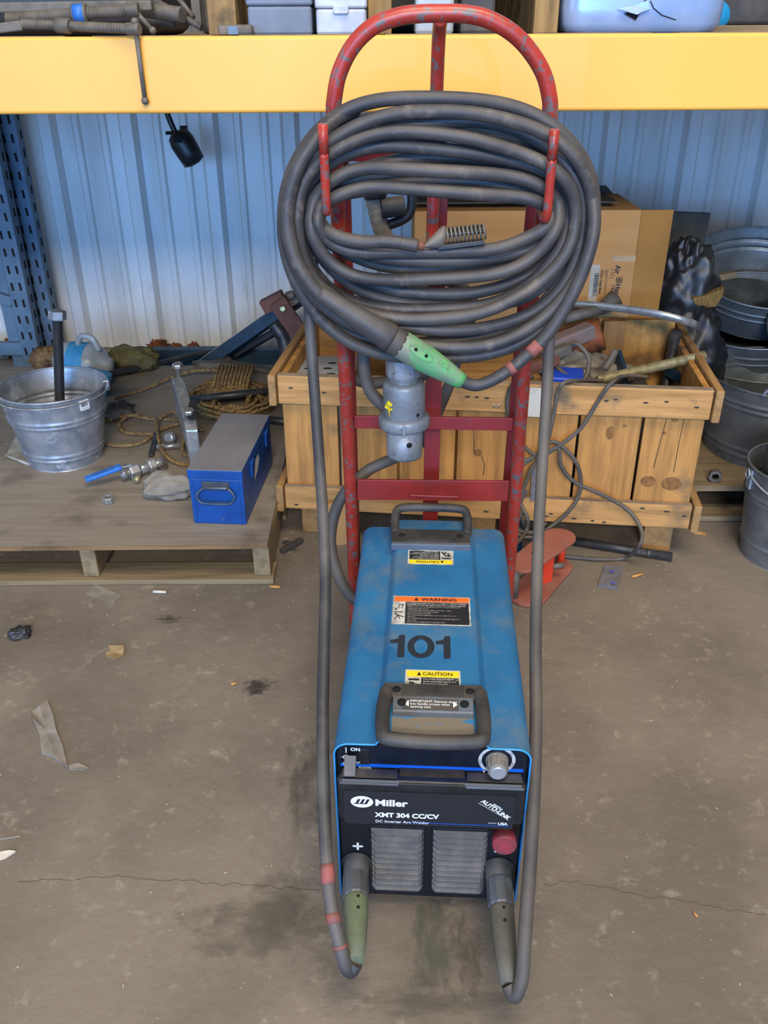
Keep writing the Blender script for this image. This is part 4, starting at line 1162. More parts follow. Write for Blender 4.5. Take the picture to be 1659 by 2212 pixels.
Mr = frame(V((xa + (xq0 + xq1) / 2, Yb - .002, zq1)), (0, 0, -1), (1, 0, 0))
barcode(mb, Mr, 0, -.007, zq1 - zq0, .007, .0004, 2, 3)
def rtext(px, py, txt, size, **k):
    x, z = bxp(px, py); text_into(mb, txt, size, frame(V((xa + x, Yb - .0025, z)), (0, 0, -1), (1, 0, 0)), mi=2, **k)
rtext(1330, 573, 'Air', .024, bold=.0006, sx=.9); rtext(1330, 613, 'Handler', .024, bold=.0006, sx=.9)
for k_ in range(4):
    x, z = bxp(1334 + 7 * (k_ % 2), 602 + 6 * (k_ // 2)); mb.tube([V((xa + x + .004 * math.cos(i * PI / 6), Yb - .0025, z + .004 * math.sin(i * PI / 6))) for i in range(12)], .0012, 4, True, mi=2)
rtext(1321, 580, '( 12 )', .014); rtext(1321, 615, '1W098', .015, bold=.0003)
rtext(1311, 582, 'Fiberglass Disposable Air', .008); rtext(1306, 582, 'Filter', .008); rtext(1299, 582, '16x25x1 Single Metal', .009, bold=.0002)
x0, z0 = bxp(1322, 565); x1, z1 = bxp(1374, 552); quad(mb, M, x0, z0, x1, z1, .0002, 3)
mb.build('print', [m_card, m_paper, m_blk, m_tape], bx)
# cream perforated box
P0 = at(628, 800, Y=2.47); 
t = thing('perforated_panel', 'pale grey perforated metal tray in the left corner of the crate', 'tray', (P0.x + .1, 2.6, .44))
x0, x1 = at(628, 790, Y=2.47).x, at(722, 790, Y=2.47).x + .06; zt2 = .485
mb = MB(); mb.box(((x0 + x1) / 2, 2.60, zt2 - .18), (x1 - x0, .26, .36)); mb.build('tray', m_casesil, t, bev=.003)
mb = MB()
for i in range(4):
    for j in range(3):
        mb.prism(ell(0, 0, .014, .007, 14), .0008, Matrix.Translation((x0 + .04 + j * .06 + .012 * (i % 2), 2.51 + i * .05, zt2)))
mb.build('perforations', m_hole, t)['kind'] = 'stuff'
# plywood leaning panel (left/middle interior)
mb = MB(); A_ = at(700, 760, Y=2.75); mb.box((.02, 2.93, .36), (.5, .02, .44), Matrix.Rotation(CY, 3, 'Z')); tag(mb.build('plywood_offcut', m_wcx, bev=.002), 'plain plywood offcut standing against the crate back behind the cable', 'board')
mb = MB(); c = at(1050, 790, Z=.46)
mb.box((at(1040, 780, Y=2.62).x, 2.62, .30), (.34, .30, .35), Matrix.Rotation(.15, 3, 'Z')); tag(mb.build('wooden_box', m_wcx, bev=.004), 'plain light wooden box lying in the crate behind the red uprights', 'box')
# wooden boards
x0, x1 = at(1337, 750, Y=2.76).x, at(1450, 750, Y=2.76).x; zb_ = at(1390, 690, Y=2.76).z
mb = MB(); mb.box(((x0 + x1) / 2, 2.765, (zb_ + .125) / 2), (x1 - x0, .022, zb_ - .125)); tag(mb.build('stained_board', wood('stained_pine', 'b98a46', '93682f', 2, '6a4d28', lo3=.46, hi3=.58), bev=.003), 'stained square wooden board upright in the crate under the cardboard box', 'board')
x0, x1 = at(1296, 750, Y=2.78).x, at(1336, 750, Y=2.78).x
mb = MB(); mb.box(((x0 + x1) / 2, 2.755, (zb_ + .135) / 2), (x1 - x0 + .01, .03, zb_ - .135)); tag(mb.build('timber_offcut', wood('brown_timber', '8b6538', '6b4c2a', 2, '5a4024'), bev=.003), 'narrow dark brown timber beside the stained board in the crate', 'board')
# black pipe standing
p_ = at(1462, 712, Y=2.70); q_ = at(1448, 830, Y=2.66)
mb = MB(); mb.cyl(V((p_.x - .03, 2.66, .14)), p_, .017, 20); o = tag(mb.build('black_pipe', m_dsteel), 'short black pipe standing upright in the crate right of the board', 'pipe')
# curved steel strip
t = thing('steel_strip', 'bright curved flat steel strip arching across the top of the crate', 'strip', at(1500, 700, Y=2.6))
P = [at(1120, 655, Y=2.78), at(1225, 658, Y=2.74), at(1300, 663, Y=2.68), at(1380, 673, Y=2.62), at(1440, 684, Y=2.58), at(1485, 696, Y=2.57), at(1508, 706, Y=2.60), at(1505, 712, Y=2.68)]
sp = spl(P, 8); mb = MB(); secs = []
for i, p in enumerate(sp):
    secs.append([p + V((0, -.002, .014)), p + V((0, .002, .014)), p + V((0, .002, -.010)), p + V((0, -.002, -.010))])
mb.loft(secs, True, smooth=True); mb.build('band', m_steel, t)
# threaded rod
a_, b_ = at(1262, 838, Y=2.42), at(1522, 768, Y=2.56)
a_ = at(1290, 822, Y=2.45)
mb = MB(); mb.thread(a_, b_, .0155, .0065, .0028, 22); tag(mb.build('threaded_rod', m_brass), 'long thick threaded rod resting on the crate end rail', 'rod')
# red and grey steel blocks, rusty pipe
def block(name, p, q, Y0, Y1, w_, h_, mm, label, cat='block', bev=.005):
    mb = MB(); mb.bar(at(*p, Y=Y0), at(*q, Y=Y1), w_, h_); return tag(mb.build(name, mm, bev=bev), label, cat)
block('steel_block', (1190, 748), (1278, 712), 2.55, 2.6, .05, .045, m_rodpink, 'dusty pink red steel bar lying in the crate above the cords', 'bar')
block('steel_block', (1175, 772), (1228, 750), 2.50, 2.53, .04, .03, m_dgsteel, 'short grey steel block below the pink red bar in the crate', 'bar', .003)
block('steel_block', (1130, 800), (1205, 775), 2.46, 2.50, .03, .03, m_rustred, 'small brick red bar behind the right red upright', 'bar', .003)
mb = MB(); mb.cyl(at(1215, 745, Y=2.72), at(1302, 720, Y=2.70), .052, 28); tag(mb.build('rusty_cylinder', m_orrust, bev=.004), 'orange rusty cylinder lying deep in the crate', 'cylinder')
mb = MB(); mb.cyl(at(1218, 688, Y=2.66), at(1300, 668, Y=2.7), .017, 16); mb.cyl(at(1300, 668, Y=2.7), at(1330, 645, Y=2.72), .02, 16, .03); tag(mb.build('grey_pole', m_dgsteel), 'dusty grey pole with flared end lying under the steel strip', 'pole')
# fill of small scrap below (one heap board to carry things)
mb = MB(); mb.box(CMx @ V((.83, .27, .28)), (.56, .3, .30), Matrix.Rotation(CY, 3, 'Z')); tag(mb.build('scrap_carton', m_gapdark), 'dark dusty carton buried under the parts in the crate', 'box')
mb = MB(); c = at(1235, 795, Z=.46); mb.blob(c, (.13, .07, .05), .4, 1.5, 4, 30, 20, crumple=True); tag(mb.build('plastic_bag', m_bagp, sub=1), 'crumpled dusty clear plastic bag lying among parts in the crate', 'bag')
mb = MB(); c = at(1325, 805, Z=.46); mb.blob(c, (.07, .05, .035), .35, 1.5, 9, 24, 16, crumple=True); tag(mb.build('dusty_rag', m_cloth, sub=1), 'dusty grey rag bunched beside the threaded rod in the crate', 'rag')
block('grey_pin', (1305, 800), (1332, 755), 2.52, 2.54, .02, .02, m_dgsteel, 'grey steel pin sticking up from the rag in the crate', 'pin', .008)
mb = MB(); a_, b_ = at(1190, 815, Y=2.44), at(1258, 822, Y=2.43)
mb.box(((a_.x + b_.x) / 2, 2.47, a_.z - .02), (b_.x - a_.x + .02, .10, .05), Matrix.Rotation(-.2, 3, 'Z')); tag(mb.build('blue_tray', m_trayb, bev=.006), 'bright blue plastic tray edge just inside the crate front', 'tray')
mb = MB(); a_ = at(1355, 790, Z=.44); mb.bar(at(1335, 770, Y=2.62), at(1352, 822, Y=2.50), .012, .05); tag(mb.build('steel_channel', m_navy, bev=.002), 'dark blue thin channel piece beside the dusty rag in the crate', 'channel'); mb = MB(); mb.bar(at(1440, 800, Y=2.66), at(1490, 826, Y=2.55), .02, .03); tag(mb.build('steel_channel', m_navy, bev=.002), 'dark blue channel piece lying in the right end of the crate', 'channel')

# thin cords hung over the crate front
t = thing('extension_cord', 'thin grey cord looped over the crate front and knotted beside the hand truck', 'cord', at(1150, 1200, Z=0))
yc_ = lambda p, o=.03: CMx @ V(((cf(*p).x), -o, cf(*p).z))
def cc(px, py, o=.035):
    q = cf(px, py, o); return CMx @ V((q.x, -o, q.z))
P = [at(1245, 745, Y=2.55), at(1268, 790, Y=2.50), at(1268, 822, Y=2.46)]
mb = MB(); mb.tube(spl([at(1200, 790, Y=2.5), at(1225, 810, Y=2.46), at(1262, 818, Y=2.44), at(1272, 775, Y=2.47), at(1250, 745, Y=2.5), at(1235, 742, Y=2.52)], 8), .0065, 10)
P = [at(1300, 822, Y=2.42), at(1262, 822, Y=2.36), cc(1220, 826), cc(1205, 850), cc(1195, 900), cc(1180, 960), cc(1150, 990), cc(1125, 1010), cc(1110, 1050), cc(1120, 1100), cc(1150, 1180, .05), at(1125, 1230, Z=.10), at(1085, 1240, Z=.05)]
mb.tube(spl(P, 8), .0058, 10)
P = [at(1400, 815, Y=2.44), at(1350, 812, Y=2.38), cc(1320, 828), cc(1290, 870), cc(1255, 925), cc(1205, 965), cc(1165, 985), cc(1130, 960), cc(1100, 900), cc(1098, 850), cc(1115, 825), at(1150, 815, Y=2.4)]
mb.tube(spl(P, 8), .0058, 10)
P = [cc(1165, 985), cc(1190, 955), cc(1215, 965), cc(1245, 1000), cc(1255, 1045), cc(1240, 1090), cc(1200, 1130), cc(1150, 1160, .06), cc(1110, 1150, .06), cc(1090, 1130, .06)]
mb.tube(spl(P, 8), .0060, 10)
P = [cc(1120, 1000), cc(1160, 985), cc(1205, 968), cc(1212, 1005), cc(1240, 1040), cc(1300, 1068), cc(1355, 1100), at(1384, 1140, Y=2.22), at(1383, 1175, Y=2.18), at(1350, 1205, Z=.012), at(1290, 1208, Z=.008), at(1230, 1203, Z=.008), at(1180, 1200, Z=.008)]
mb.tube(spl(P, 8), .0060, 10)
P = [cc(1140, 1060), cc(1125, 1085), cc(1140, 1120, .05), cc(1135, 1150, .06), at(1110, 1180, Z=.12)]
mb.tube(spl(P, 8), .0058, 10)
P = [cc(1175, 980), cc(1150, 1010), cc(1130, 1060), cc(1110, 1110), cc(1105, 1140), cc(1150, 1150, .06), cc(1180, 1130)]
mb.tube(spl(P, 8), .0058, 10)
mb.build('cord', m_cord, t)
mb = MB(); mb.tube(spl([cc(1160, 990, .045), cc(1168, 975, .05), cc(1180, 968, .045), cc(1172, 985, .03), cc(1160, 990, .045)], 5), .0065, 9); mb.build('cord_knot', m_cord, t)
mb = MB(); P_ = [cc(1150, 1010, .026), cc(1165, 1012, .026), cc(1160, 1080, .026), cc(1145, 1082, .026)]
mb.add(P_, [(0, 1, 2, 3)]); tag(mb.build('clear_wrapper', m_bagc, solid=.003), 'dusty clear wrapper tucked behind the cord knot on the crate', 'wrapper')

# cardboard scrap under the crate's left end, chunk of tape
mb = MB(); mb.box((at(735, 1130, Y=2.33).x, 2.345, .075), (.075, .006, .15), Matrix.Rotation(-.2, 3, 'Y')); tag(mb.build('cardboard_scrap', m_card), 'folded cardboard scrap on the floor left of the red upright', 'cardboard')

# ------------------------------------------------------------------ red plate clamp
t = thing('plate_trolley', 'dusty red steel clamp of two rounded plates on the floor by the welder', 'clamp', at(1170, 1250, Z=0))
def oval(A, B, r, r2, n=10):
    d = (B - A).normalized(); a0 = math.atan2(d.y, d.x); P = []
    for i in range(n + 1): a = a0 - PI / 2 + PI * i / n; P.append((B.x + r2 * math.cos(a), B.y + r2 * math.sin(a)))
    for i in range(n + 1): a = a0 + PI / 2 + PI * i / n; P.append((A.x + r * math.cos(a), A.y + r * math.sin(a)))
    return P
A1, B1 = at(1128, 1218, Z=.115), at(1208, 1160, Z=.115)
A0, B0 = at(1140, 1285, Z=.008), at(1200, 1222, Z=.008)
mb = MB(); mb.prism(oval(A1, B1, .040, .048), .010, Matrix.Translation((0, 0, .108))); mb.build('upper_plate', m_clamp, t, bev=.002)
mb = MB(); mb.prism(oval(A0, B0, .055, .050), .010, Matrix.Translation((0, 0, .002))); mb.build('lower_plate', m_clamp, t, bev=.002)
q = A1.lerp(B1, .55)
mb = MB(); mb.box((q.x + .012, q.y - .012, .06), (.035, .022, .098), Matrix.Rotation(.5, 3, 'Z')); mb.build('spacer_block', m_orange, t, bev=.002)
mb = MB(); mb.cyl((A1.x - .018, A1.y - .01, .012), (A1.x - .018, A1.y - .01, .109), .013, 16); mb.build('post', m_dgsteel, t)
mb = MB(); mb.cyl((B1.x + .012, B1.y - .004, .012), (B1.x + .012, B1.y - .004, .109), .010, 16); mb.build('post', m_orange, t)
mb = MB(); mb.cyl((q.x + .03, q.y - .0, .055), (q.x + .065, q.y + .006, .055), .009, 12); mb.build('bolt', m_dgsteel, t)
mb = MB(); mb.cyl((A1.x + .045, A1.y + .05, .1183), (A1.x + .045, A1.y + .05, .1190), .012, 18); mb.build('plate_hole', m_hole, t)
mb = MB(); q = at(1112, 1190, Z=.02); mb.box((q.x, q.y + .04, .045), (.05, .05, .088)); tag(mb.build('blue_rag', m_navy, bev=.012, seg=3), 'dark blue cloth stuffed behind the red clamp', 'rag')
# black pipe under crate
a_, b_ = at(1232, 1168, Z=.014), at(1452, 1203, Z=.014)
mb = MB(); mb.cyl(a_, b_, .0135, 20); mb.cyl(b_ - (b_ - a_) * .25, b_ - (b_ - a_) * .20, .0142, 20); tag(mb.build('floor_pipe', m_dsteel), 'dark steel pipe lying on the floor below the crate', 'pipe')

# ------------------------------------------------------------------ left pallet
PZ = .135
p_ = thing('plywood_pallet', 'dusty plywood topped pallet on the floor at left, covered with parts', 'pallet', (-1.0, 2.8, 0))
fl, fr2 = at(0, 1180, Z=PZ), at(578, 1172, Z=PZ)
fl.x -= .72; fl.y = 2.115
bkR = at(628, 800, Z=PZ); 
TR = V((-.345, 3.66, PZ))
mb = MB()
poly = [(fl.x, 2.115), (fr2.x, 2.125), (-.335, 2.40), (-.337, 2.62), (-.345, 3.64), (fl.x, 3.64)]
mb.prism(poly, .014, Matrix.Translation((0, 0, PZ - .014))); top = mb.build('top_sheet', m_ply, p_)
mb = MB(); mb.bar((fl.x, 2.113, PZ - .007), (fr2.x, 2.123, PZ - .007), .003, .0125); mb.build('sheet_edge', m_plyedge, p_)
zz = PZ - .014
for (cx_, w_) in ((-1.62, .05), (at(196, 1220, Y=2.15).x, .045), (at(565, 1215, Y=2.14).x, .048)):
    mb = MB(); mb.box((cx_, 2.88, (.018 + zz) / 2), (w_, 1.48, zz - .018)); mb.build('stringer', m_palwy, p_, bev=.003)
for y in (2.17, 2.55, 2.95, 3.4):
    mb = MB(); mb.box(((fl.x + fr2.x) / 2, y, .009), (fr2.x - fl.x + (.02), .10, .016)); mb.build('bottom_board', m_palw, p_, bev=.002)

# bucket
def bucket(name, label, c, r0, r1, h, mm, bands, ax=(0, 0, 1), barcode_a=None, bail=None, group=None, rim=.004, n=64, ears=False, parts_cat='bucket'):
    t = thing(name, label, parts_cat, c, group=group)
    c = V(c); ax = V(ax).normalized()
    pr = [(.001, .004), (r0 - .01, .004), (r0, .0)]
    N_ = 60
    for i in range(N_ + 1):
        s_ = i / N_; r = r0 + (r1 - r0) * s_
        for b_ in bands:
            r += .005 * math.exp(-((s_ * h - b_) / .0045) ** 2)
        pr.append((r, s_ * h))
    outer = list(pr); inner = [(r - .002, hh) for r, hh in pr[3:]][::-1] + [(r0 - .003, .008), (.001, .008)]
    mb = MB(); mb.lathe(outer + inner, c, ax, n); body = mb.build('body', mm, t)
    q = V((0, 0, 1)).rotation_difference(ax)
    mb = MB(); mb.tube([c + q @ V((r1 * math.cos(2 * PI * i / n), r1 * math.sin(2 * PI * i / n), h)) for i in range(n)], rim, 8, True); mb.build('rim', mm, t)
    def on(s_h, ang, e=.001):
        r = r0 + (r1 - r0) * s_h / h + e
        return c + q @ V((r * math.cos(ang), r * math.sin(ang), s_h)), q @ V((math.cos(ang), math.sin(ang), 0)), q @ V((-math.sin(ang), math.cos(ang), 0))
    if barcode_a is not None:
        ang, sh, W, H = barcode_a; p, n_, tn = on(sh, ang, .0022); up = n_.cross(tn)
        M = frame(p, tn, up); mb = MB()
        if True:
            mb.prism(rrect(W / 2, H / 2, .004, 3), .0008, M); 
        barcode(mb, M @ Matrix.Translation((0, 0, .0012)), -W * .32, -H * .15, W * .32, H * .38, 0, 1, 5)
        text_into(mb, '0 49793 00012', H * .16, M @ Matrix.Translation((-W * .38, -H * .40, .0012)), mi=1)
        mb.build('barcode_label', [m_white, m_blk], t)
    return t, c, q, on
cB = at(112, 985, Z=PZ + .0); bx_, by_ = -1.092, 2.715
t, c, q, on = bucket('metal_bucket', 'large galvanised bucket holding an upright bolt, on the plywood pallet', (bx_, by_, PZ), .122, .172, .262, m_galv, (.165, .18, .04, .055), barcode_a=(math.radians(-38), .232, .036, .034))
mb = MB()
P = []
for i in range(41):
    a = PI * i / 40 + math.radians(180 + 10)
    P.append(c + V((.180 * math.cos(a), .180 * math.sin(a) + 0.0, .252 + .0)))
P[0].z = P[-1].z = .24 + PZ
P = [p + V((0, 0, -.006 + .012 * 0)) for p in P]
mb.tube(P, .0028, 8); mb.build('bail_handle', m_galv, t)
for a in (math.radians(10), math.radians(190)):
    p, n_, tn = on(.25, a, .003); mb = MB(); mb.box(p, (.02, .02, .035), Matrix.Rotation(a, 3, 'Z')); mb.build('ear', m_galv, t, bev=.004)
# bolt in bucket
t = thing('hex_bolt', 'big dark threaded bolt with hex head standing upright in the bucket', 'bolt', (bx_, by_, PZ + .01))
top_ = at(124, 690, Y=2.70); bot = at(118, 868, Y=2.70); bot2 = V((bx_ - .01, 2.70, PZ + .012))
top_ = at(124, 690, Y=2.74)
mb = MB(); mb.thread(bot2, top_, .0165, .0045, .0016, 24); mb.build('threaded_shank', m_dsteel, t)
ax_ = (top_ - bot2).normalized()
mb = MB(); mb.lathe([(.0275, 0), (.028, .003), (.028, .026), (.025, .029)], top_, ax_, 6, smooth=False, rot=.4); mb.build('hex_head', m_galv, t, bev=.001)
mb = MB(); mb.thread(bot2, bot2.lerp(top_, .42), .0168, .0045, .0016, 24); mb.build('rusty_thread', m_brass, t)

# jug, brown glove, olive boot near wall
t = thing('plastic_jug', 'grubby white plastic jug with blue label lying behind the bucket', 'jug', at(190, 790, Z=PZ))
ja, jb = at(150, 765, Y=3.45), at(232, 772, Y=3.42)
ja.z = jb.z = PZ + .085
d_ = (jb - ja); l = d_.length
mb = MB(); mb.lathe([(.001, -.06), (.05, -.055), (.08, -.03), (.085, 0), (.085, l * .6), (.07, l * .8), (.03, l * 1.0), (.024, l * 1.1), (.001, l * 1.1)], ja, d_, 28); mb.build('body', m_plast, t)
mb = MB(); mb.lathe_open([(.0857, l * .1), (.0857, l * .55)], ja, d_, 28); mb.build('label', m_bluelab, t)
mb = MB(); mb.tube(spl([ja + d_ * .3 + V((0, -.01, .08)), ja + d_ * .42 + V((0, -.01, .115)), ja + d_ * .7 + V((0, -.01, .11)), ja + d_ * .85 + V((0, -.01, .06))], 6), .012, 10); mb.build('handle', m_plast, t)
mb = MB(); cJ = at(205, 800, Y=3.3); mb.box((cJ.x, 3.30, PZ + .05), (.10, .06, .1), Matrix.Rotation(.3, 3, 'Y')); tag(mb.build('blue_carton', m_bluelab, bev=.01), 'small bright blue and white carton tucked behind the bucket rim', 'carton')
mb = MB(); cJ = at(105, 785, Z=PZ + .03); mb.blob((cJ.x, cJ.y, PZ + .05), (.08, .07, .055), .25, 2, 3, flat=PZ); tag(mb.build('brown_glove', m_brownobj), 'crumpled brown glove behind the bucket beside the grey upright', 'glove')
mb = MB(); cJ = at(285, 785, Z=PZ + .03); mb.blob((cJ.x, cJ.y, PZ + .045), (.12, .07, .062), .18, 1.6, 5, flat=PZ); tag(mb.build('olive_bag', m_olive), 'dusty olive green bag slumped against the wall right of the jug', 'bag')
# paper under bucket
mb = MB(); Z_ = PZ + .001
pa = [at(x, y, Z=Z_) for x, y in ((35, 940), (12, 985), (62, 1003), (110, 960))]
mb.add(pa, [(0, 1, 2, 3)]); a_, b_ = at(12, 983, Z=PZ + .006), at(62, 1003, Z=PZ + .006); mb.cyl(a_, b_, .005, 10); tag(mb.build('paper_sheet', m_paper), 'curled white paper sheet sticking out from under the bucket', 'paper')
# pry bar
mb = MB(); P = [at(205, 812, Z=PZ + .05), at(300, 795, Z=PZ + .03), at(380, 775, Z=PZ + .02), at(470, 757, Z=PZ + .015), at(520, 752, Z=PZ + .012)]
mb.tube(spl(P, 6), [.014] * 6 + [.010] * 19, 10); tag(mb.build('pry_bar', m_dsteel), 'long dark bar lying from the bucket rim towards the wall', 'bar')
# big open-ended wrench
t = thing('open_wrench', 'large dusty open ended wrench lying at the back of the pallet', 'wrench', at(520, 785, Z=PZ))
wz = .018
Aw, Bw = at(470, 778, Z=PZ + .02), at(640, 806, Z=PZ + .02)
dx = (Bw - Aw).normalized(); M = frame(V((Aw.x, Aw.y, PZ + .004)), (dx.x, dx.y, 0), (-dx.y, dx.x, 0))
mb = MB(); L_w = (Bw - Aw).length
mb.prism([(.03, -.03), (L_w, -.017), (L_w, .017), (.03, .03)], wz, M); mb.build('shaft', m_dgsteel, t, bev=.004)
mb = MB(); jaw = [(.045, .04), (.01, .065), (-.05, .075), (-.075, .055), (-.055, .038), (-.015, .028), (-.005, 0), (-.02, -.03), (-.075, -.045), (-.09, -.065), (-.05, -.085), (.01, -.07), (.045, -.04)]
mb.prism(jaw, wz * 1.2, M); mb.build('jaw', m_dgsteel, t, bev=.004)
# rope
t = thing('rope', 'coiled tan twisted rope in a loose heap on the pallet', 'rope', at(430, 880, Z=PZ))
def rope(mb, P, r=.0062, pitch=.032):
    sp = spl(P, 14); L = [0]
    # resample
    out = [sp[0]]; acc = 0
    for a, b in zip(sp, sp[1:]):
        acc += (b - a).length
        if acc > .005: out.append(b); acc = 0
    k = len(out)
    for s_ in range(3):
        Q = []; nrm = V((0, 0, 1)); ln = 0
        for i in range(k):
            T = (out[min(i + 1, k - 1)] - out[max(i - 1, 0)]).normalized()
            nrm = (nrm - T * nrm.dot(T)); nrm = nrm.normalized() if nrm.length > 1e-4 else T.orthogonal().normalized()
            bi = T.cross(nrm); ln += .0052
            a = 2 * PI * (ln / pitch + s_ / 3)
            Q.append(out[i] + (nrm * math.cos(a) + bi * math.sin(a)) * r * .52)
        mb.tube(Q, r * .58, 6)
mb = MB()
z_ = PZ + .010
def rz(px, py, h=0): return at(px, py, Z=z_ + h)
rope(mb, [rz(245, 862), rz(320, 838, .01), rz(380, 812, .02), rz(430, 800, .04), rz(500, 800, .05)])
rope(mb, [rz(225, 912), rz(275, 898, .005), rz(330, 905), rz(385, 908, .01), rz(440, 930)])
rope(mb, [rz(330, 938), rz(275, 935), rz(258, 918), rz(275, 900, .012), rz(300, 896, .012)])
rope(mb, [rz(228, 960), rz(270, 963), rz(310, 955), rz(345, 930), rz(390, 915, .01), rz(430, 925, .012)])
rope(mb, [rz(338, 905, .02), rz(345, 960, .01), rz(365, 990, .004), rz(395, 1003), rz(420, 1000)])
rope(mb, [rz(345, 905, .02), rz(378, 890, .02), rz(400, 930, .02), rz(395, 975, .01), rz(420, 985)])
rr = random.Random(11)
cx0, cy0 = 500, 862
for k_ in range(20):
    rx = 92 + rr.uniform(-40, 14) - k_ * 1.5; ry = 44 - k_ * 1.2 + rr.uniform(-8, 5); ph = rr.uniform(0, 6); hh = .006 + k_ * .0034
    rope(mb, [rz(cx0 + rr.uniform(-9, 9) + rx * math.cos(ph + a), cy0 + ry * math.sin(ph + a) + rr.uniform(-3, 3), hh + .006 * math.sin(2 * a + ph)) for a in [i * .5 for i in range(13)]])
mb.build('loose_loops', m_rope, t)
mb = MB()
for k_ in range(10):
    x = 466 + k_ * 8
    rope(mb, [rz(x - 14, 858, .015), rz(x - 6, 838, .055), rz(x, 815, .085), rz(x + 5, 800, .085), rz(x + 8, 790, .05)], .0062)
mb.build('wrapped_hank', m_rope, t)
# black bars through the rope
mb = MB(); mb.cyl(at(412, 863, Z=PZ + .085), at(606, 842, Z=PZ + .085), .0145, 18); tag(mb.build('round_bar', m_dsteel), 'dark round steel bar crossing above the rope heap', 'bar')
mb = MB(); mb.cyl(at(560, 905, Z=PZ + .02), at(636, 912, Z=PZ + .02), .014, 16); tag(mb.build('round_bar', m_dsteel), 'short dark bar stub lying behind the blue toolbox', 'bar')
# flange puller plate standing
t = thing('puller_plate', 'upright steel puller bar with two hex bolts standing on the pallet', 'puller', at(405, 960, Z=PZ))
Yq = 2.60
a_, b_ = at(386, 825, Y=2.80), at(415, 965, Y=2.50)
Pt = [at(382, 815, Y=2.83), at(390, 835, Y=2.78), at(400, 870, Y=2.68), at(410, 905, Y=2.60), at(414, 930, Y=2.56)]
Pt = [V((p.x, p.y, p.z)) for p in Pt]
xs0 = Pt[0].x; 
mb = MB(); secs = []
for p in spl(Pt, 5):
    w_ = .020
    secs.append([V((p.x - w_, p.y, p.z)), V((p.x + w_, p.y, p.z)), V((p.x + w_, p.y + .004, max(PZ + .002, p.z - .13))), V((p.x - w_, p.y + .004, max(PZ + .002, p.z - .13)))])
mb.loft(secs, True, smooth=False); mb.f.append([3, 2, 1, 0]); mb.f.append([len(mb.v) - 4 + i for i in range(4)]); mb.sm += [False] * 2; mb.mi += [0] * 2
mb.build('bar', m_steel, t, bev=.004)
for (px, py, Yv, hp_) in ((384, 785, 2.83, .045), (408, 885, 2.60, .05)):
    c_ = at(px, py + 8, Y=Yv); c_.z += 0
    tb = thing  # bolts are parts
    mb = MB(); mb.thread(c_ + V((0, 0, -.11)), c_, .009, .003, .001, 16); bo = mb.build('bolt', m_dgsteel, t)
    mb = MB(); mb.lathe([(.017, 0), (.0185, .002), (.0185, .011), (.016, .014)], c_, (0, -.15, 1), 6, smooth=False, rot=.2); mb.build('hex_head', m_steel, bo, bev=.0008)
q_ = Pt[-1]
mb = MB(); mb.prism([(x, y) for x, y in rrect(.0145, .04, .0144, 6)], .0015, frame(V((q_.x, q_.y + .045, q_.z + .052)), (1, 0, 0), (0, .85, .5))); mb.build('slot', m_hole, t)
# small fittings behind rope
t = thing('pipe_fitting', 'shiny threaded pipe fitting lying among the rope behind the puller bar', 'fitting', at(365, 950, Z=PZ))
mb = MB(); mb.cyl(at(338, 966, Z=PZ + .014), at(394, 962, Z=PZ + .014), .010, 14); mb.build('barrel', m_steel, t)
mb = MB(); mb.lathe([(.018, 0), (.021, .004), (.021, .022), (.015, .026)], at(372, 945, Z=PZ + .022), (-.4, -1, .3), 14); mb.build('nut', m_steel, t)
mb = MB(); mb.bar(at(326, 985, Z=PZ + .008), at(338, 935, Z=PZ + .02), .018, .008); tag(mb.build('dark_strap', m_dsteel, bev=.002), 'short dark flat strap standing between the rope strands', 'strap')
# ball valve
t = thing('ball_valve', 'steel ball valve with a blue lever lying on the pallet', 'valve', at(280, 1020, Z=PZ))
A_, B_ = at(264, 1026, Z=PZ + .028), at(352, 998, Z=PZ + .028); d_ = (B_ - A_); l = d_.length; zb_ = PZ + .028
mb = MB(); mb.lathe([(.009, .012), (.009, 0), (.016, 0), (.0165, .002), (.0165, l * .10), (.014, l * .11), (.014, l * .14), (.015, l * .15)], A_, d_, 20)
mb.lathe([(.016, l * .42), (.018, l * .44), (.018, l * .6), (.016, l * .62)], A_, d_, 20)
mb.lathe([(.013, l * .8), (.015, l * .82), (.015, l), (.008, l), (.008, l * .9)], A_, d_, 20); vb = mb.build('body', m_steel, t)
for s0, s1 in ((.16, .40), (.62, .80)):
    mb = MB(); mb.lathe([(.020, l * s0), (.0235, l * (s0 + .02)), (.0235, l * (s1 - .02)), (.020, l * s1)], A_, d_, 6, smooth=False); mb.build('hex_end', m_steel, t, bev=.001)
h0, h1 = at(262, 1008, Z=PZ + .05), at(184, 1036, Z=PZ + .03)
mb = MB(); mb.bar(at(285, 1003, Z=PZ + .055), h0, .018, .004); mb.build('lever', m_steel, t, bev=.001)
mb = MB(); mb.bar(h0, h1, .030, .013); mb.build('lever_grip', m_handleblue, t, bev=.0048, seg=3)
mb = MB(); mb.cyl(at(292, 1040, Z=PZ + .012), at(300, 1030, Z=PZ + .02), .010, 12); mb.build('drain_plug', m_brass, t)
def nut(px, py, r, h, label, mm=m_steel, tilt=(0, 0, 1)):
    c_ = at(px, py, Z=PZ + .001); t = thing('hex_nut', label, 'nut', c_, group='loose hex nuts on the pallet')
    mb = MB(); mb.lathe([(r * .55, 0), (r, 0), (r, h), (r * .55, h), (r * .55, 0)], c_, tilt, 6, smooth=False, rot=.3)
    # round bore
    mb.build('nut_body', mm, t, bev=.0006)
    mb = MB(); mb.lathe([(r * .54, h * .5), (.0001, h * .5)], c_, tilt, 16); mb.build('bore', m_hole, t)
nut(235, 1085, .019, .019, 'small hex nut lying alone at the middle of the pallet')
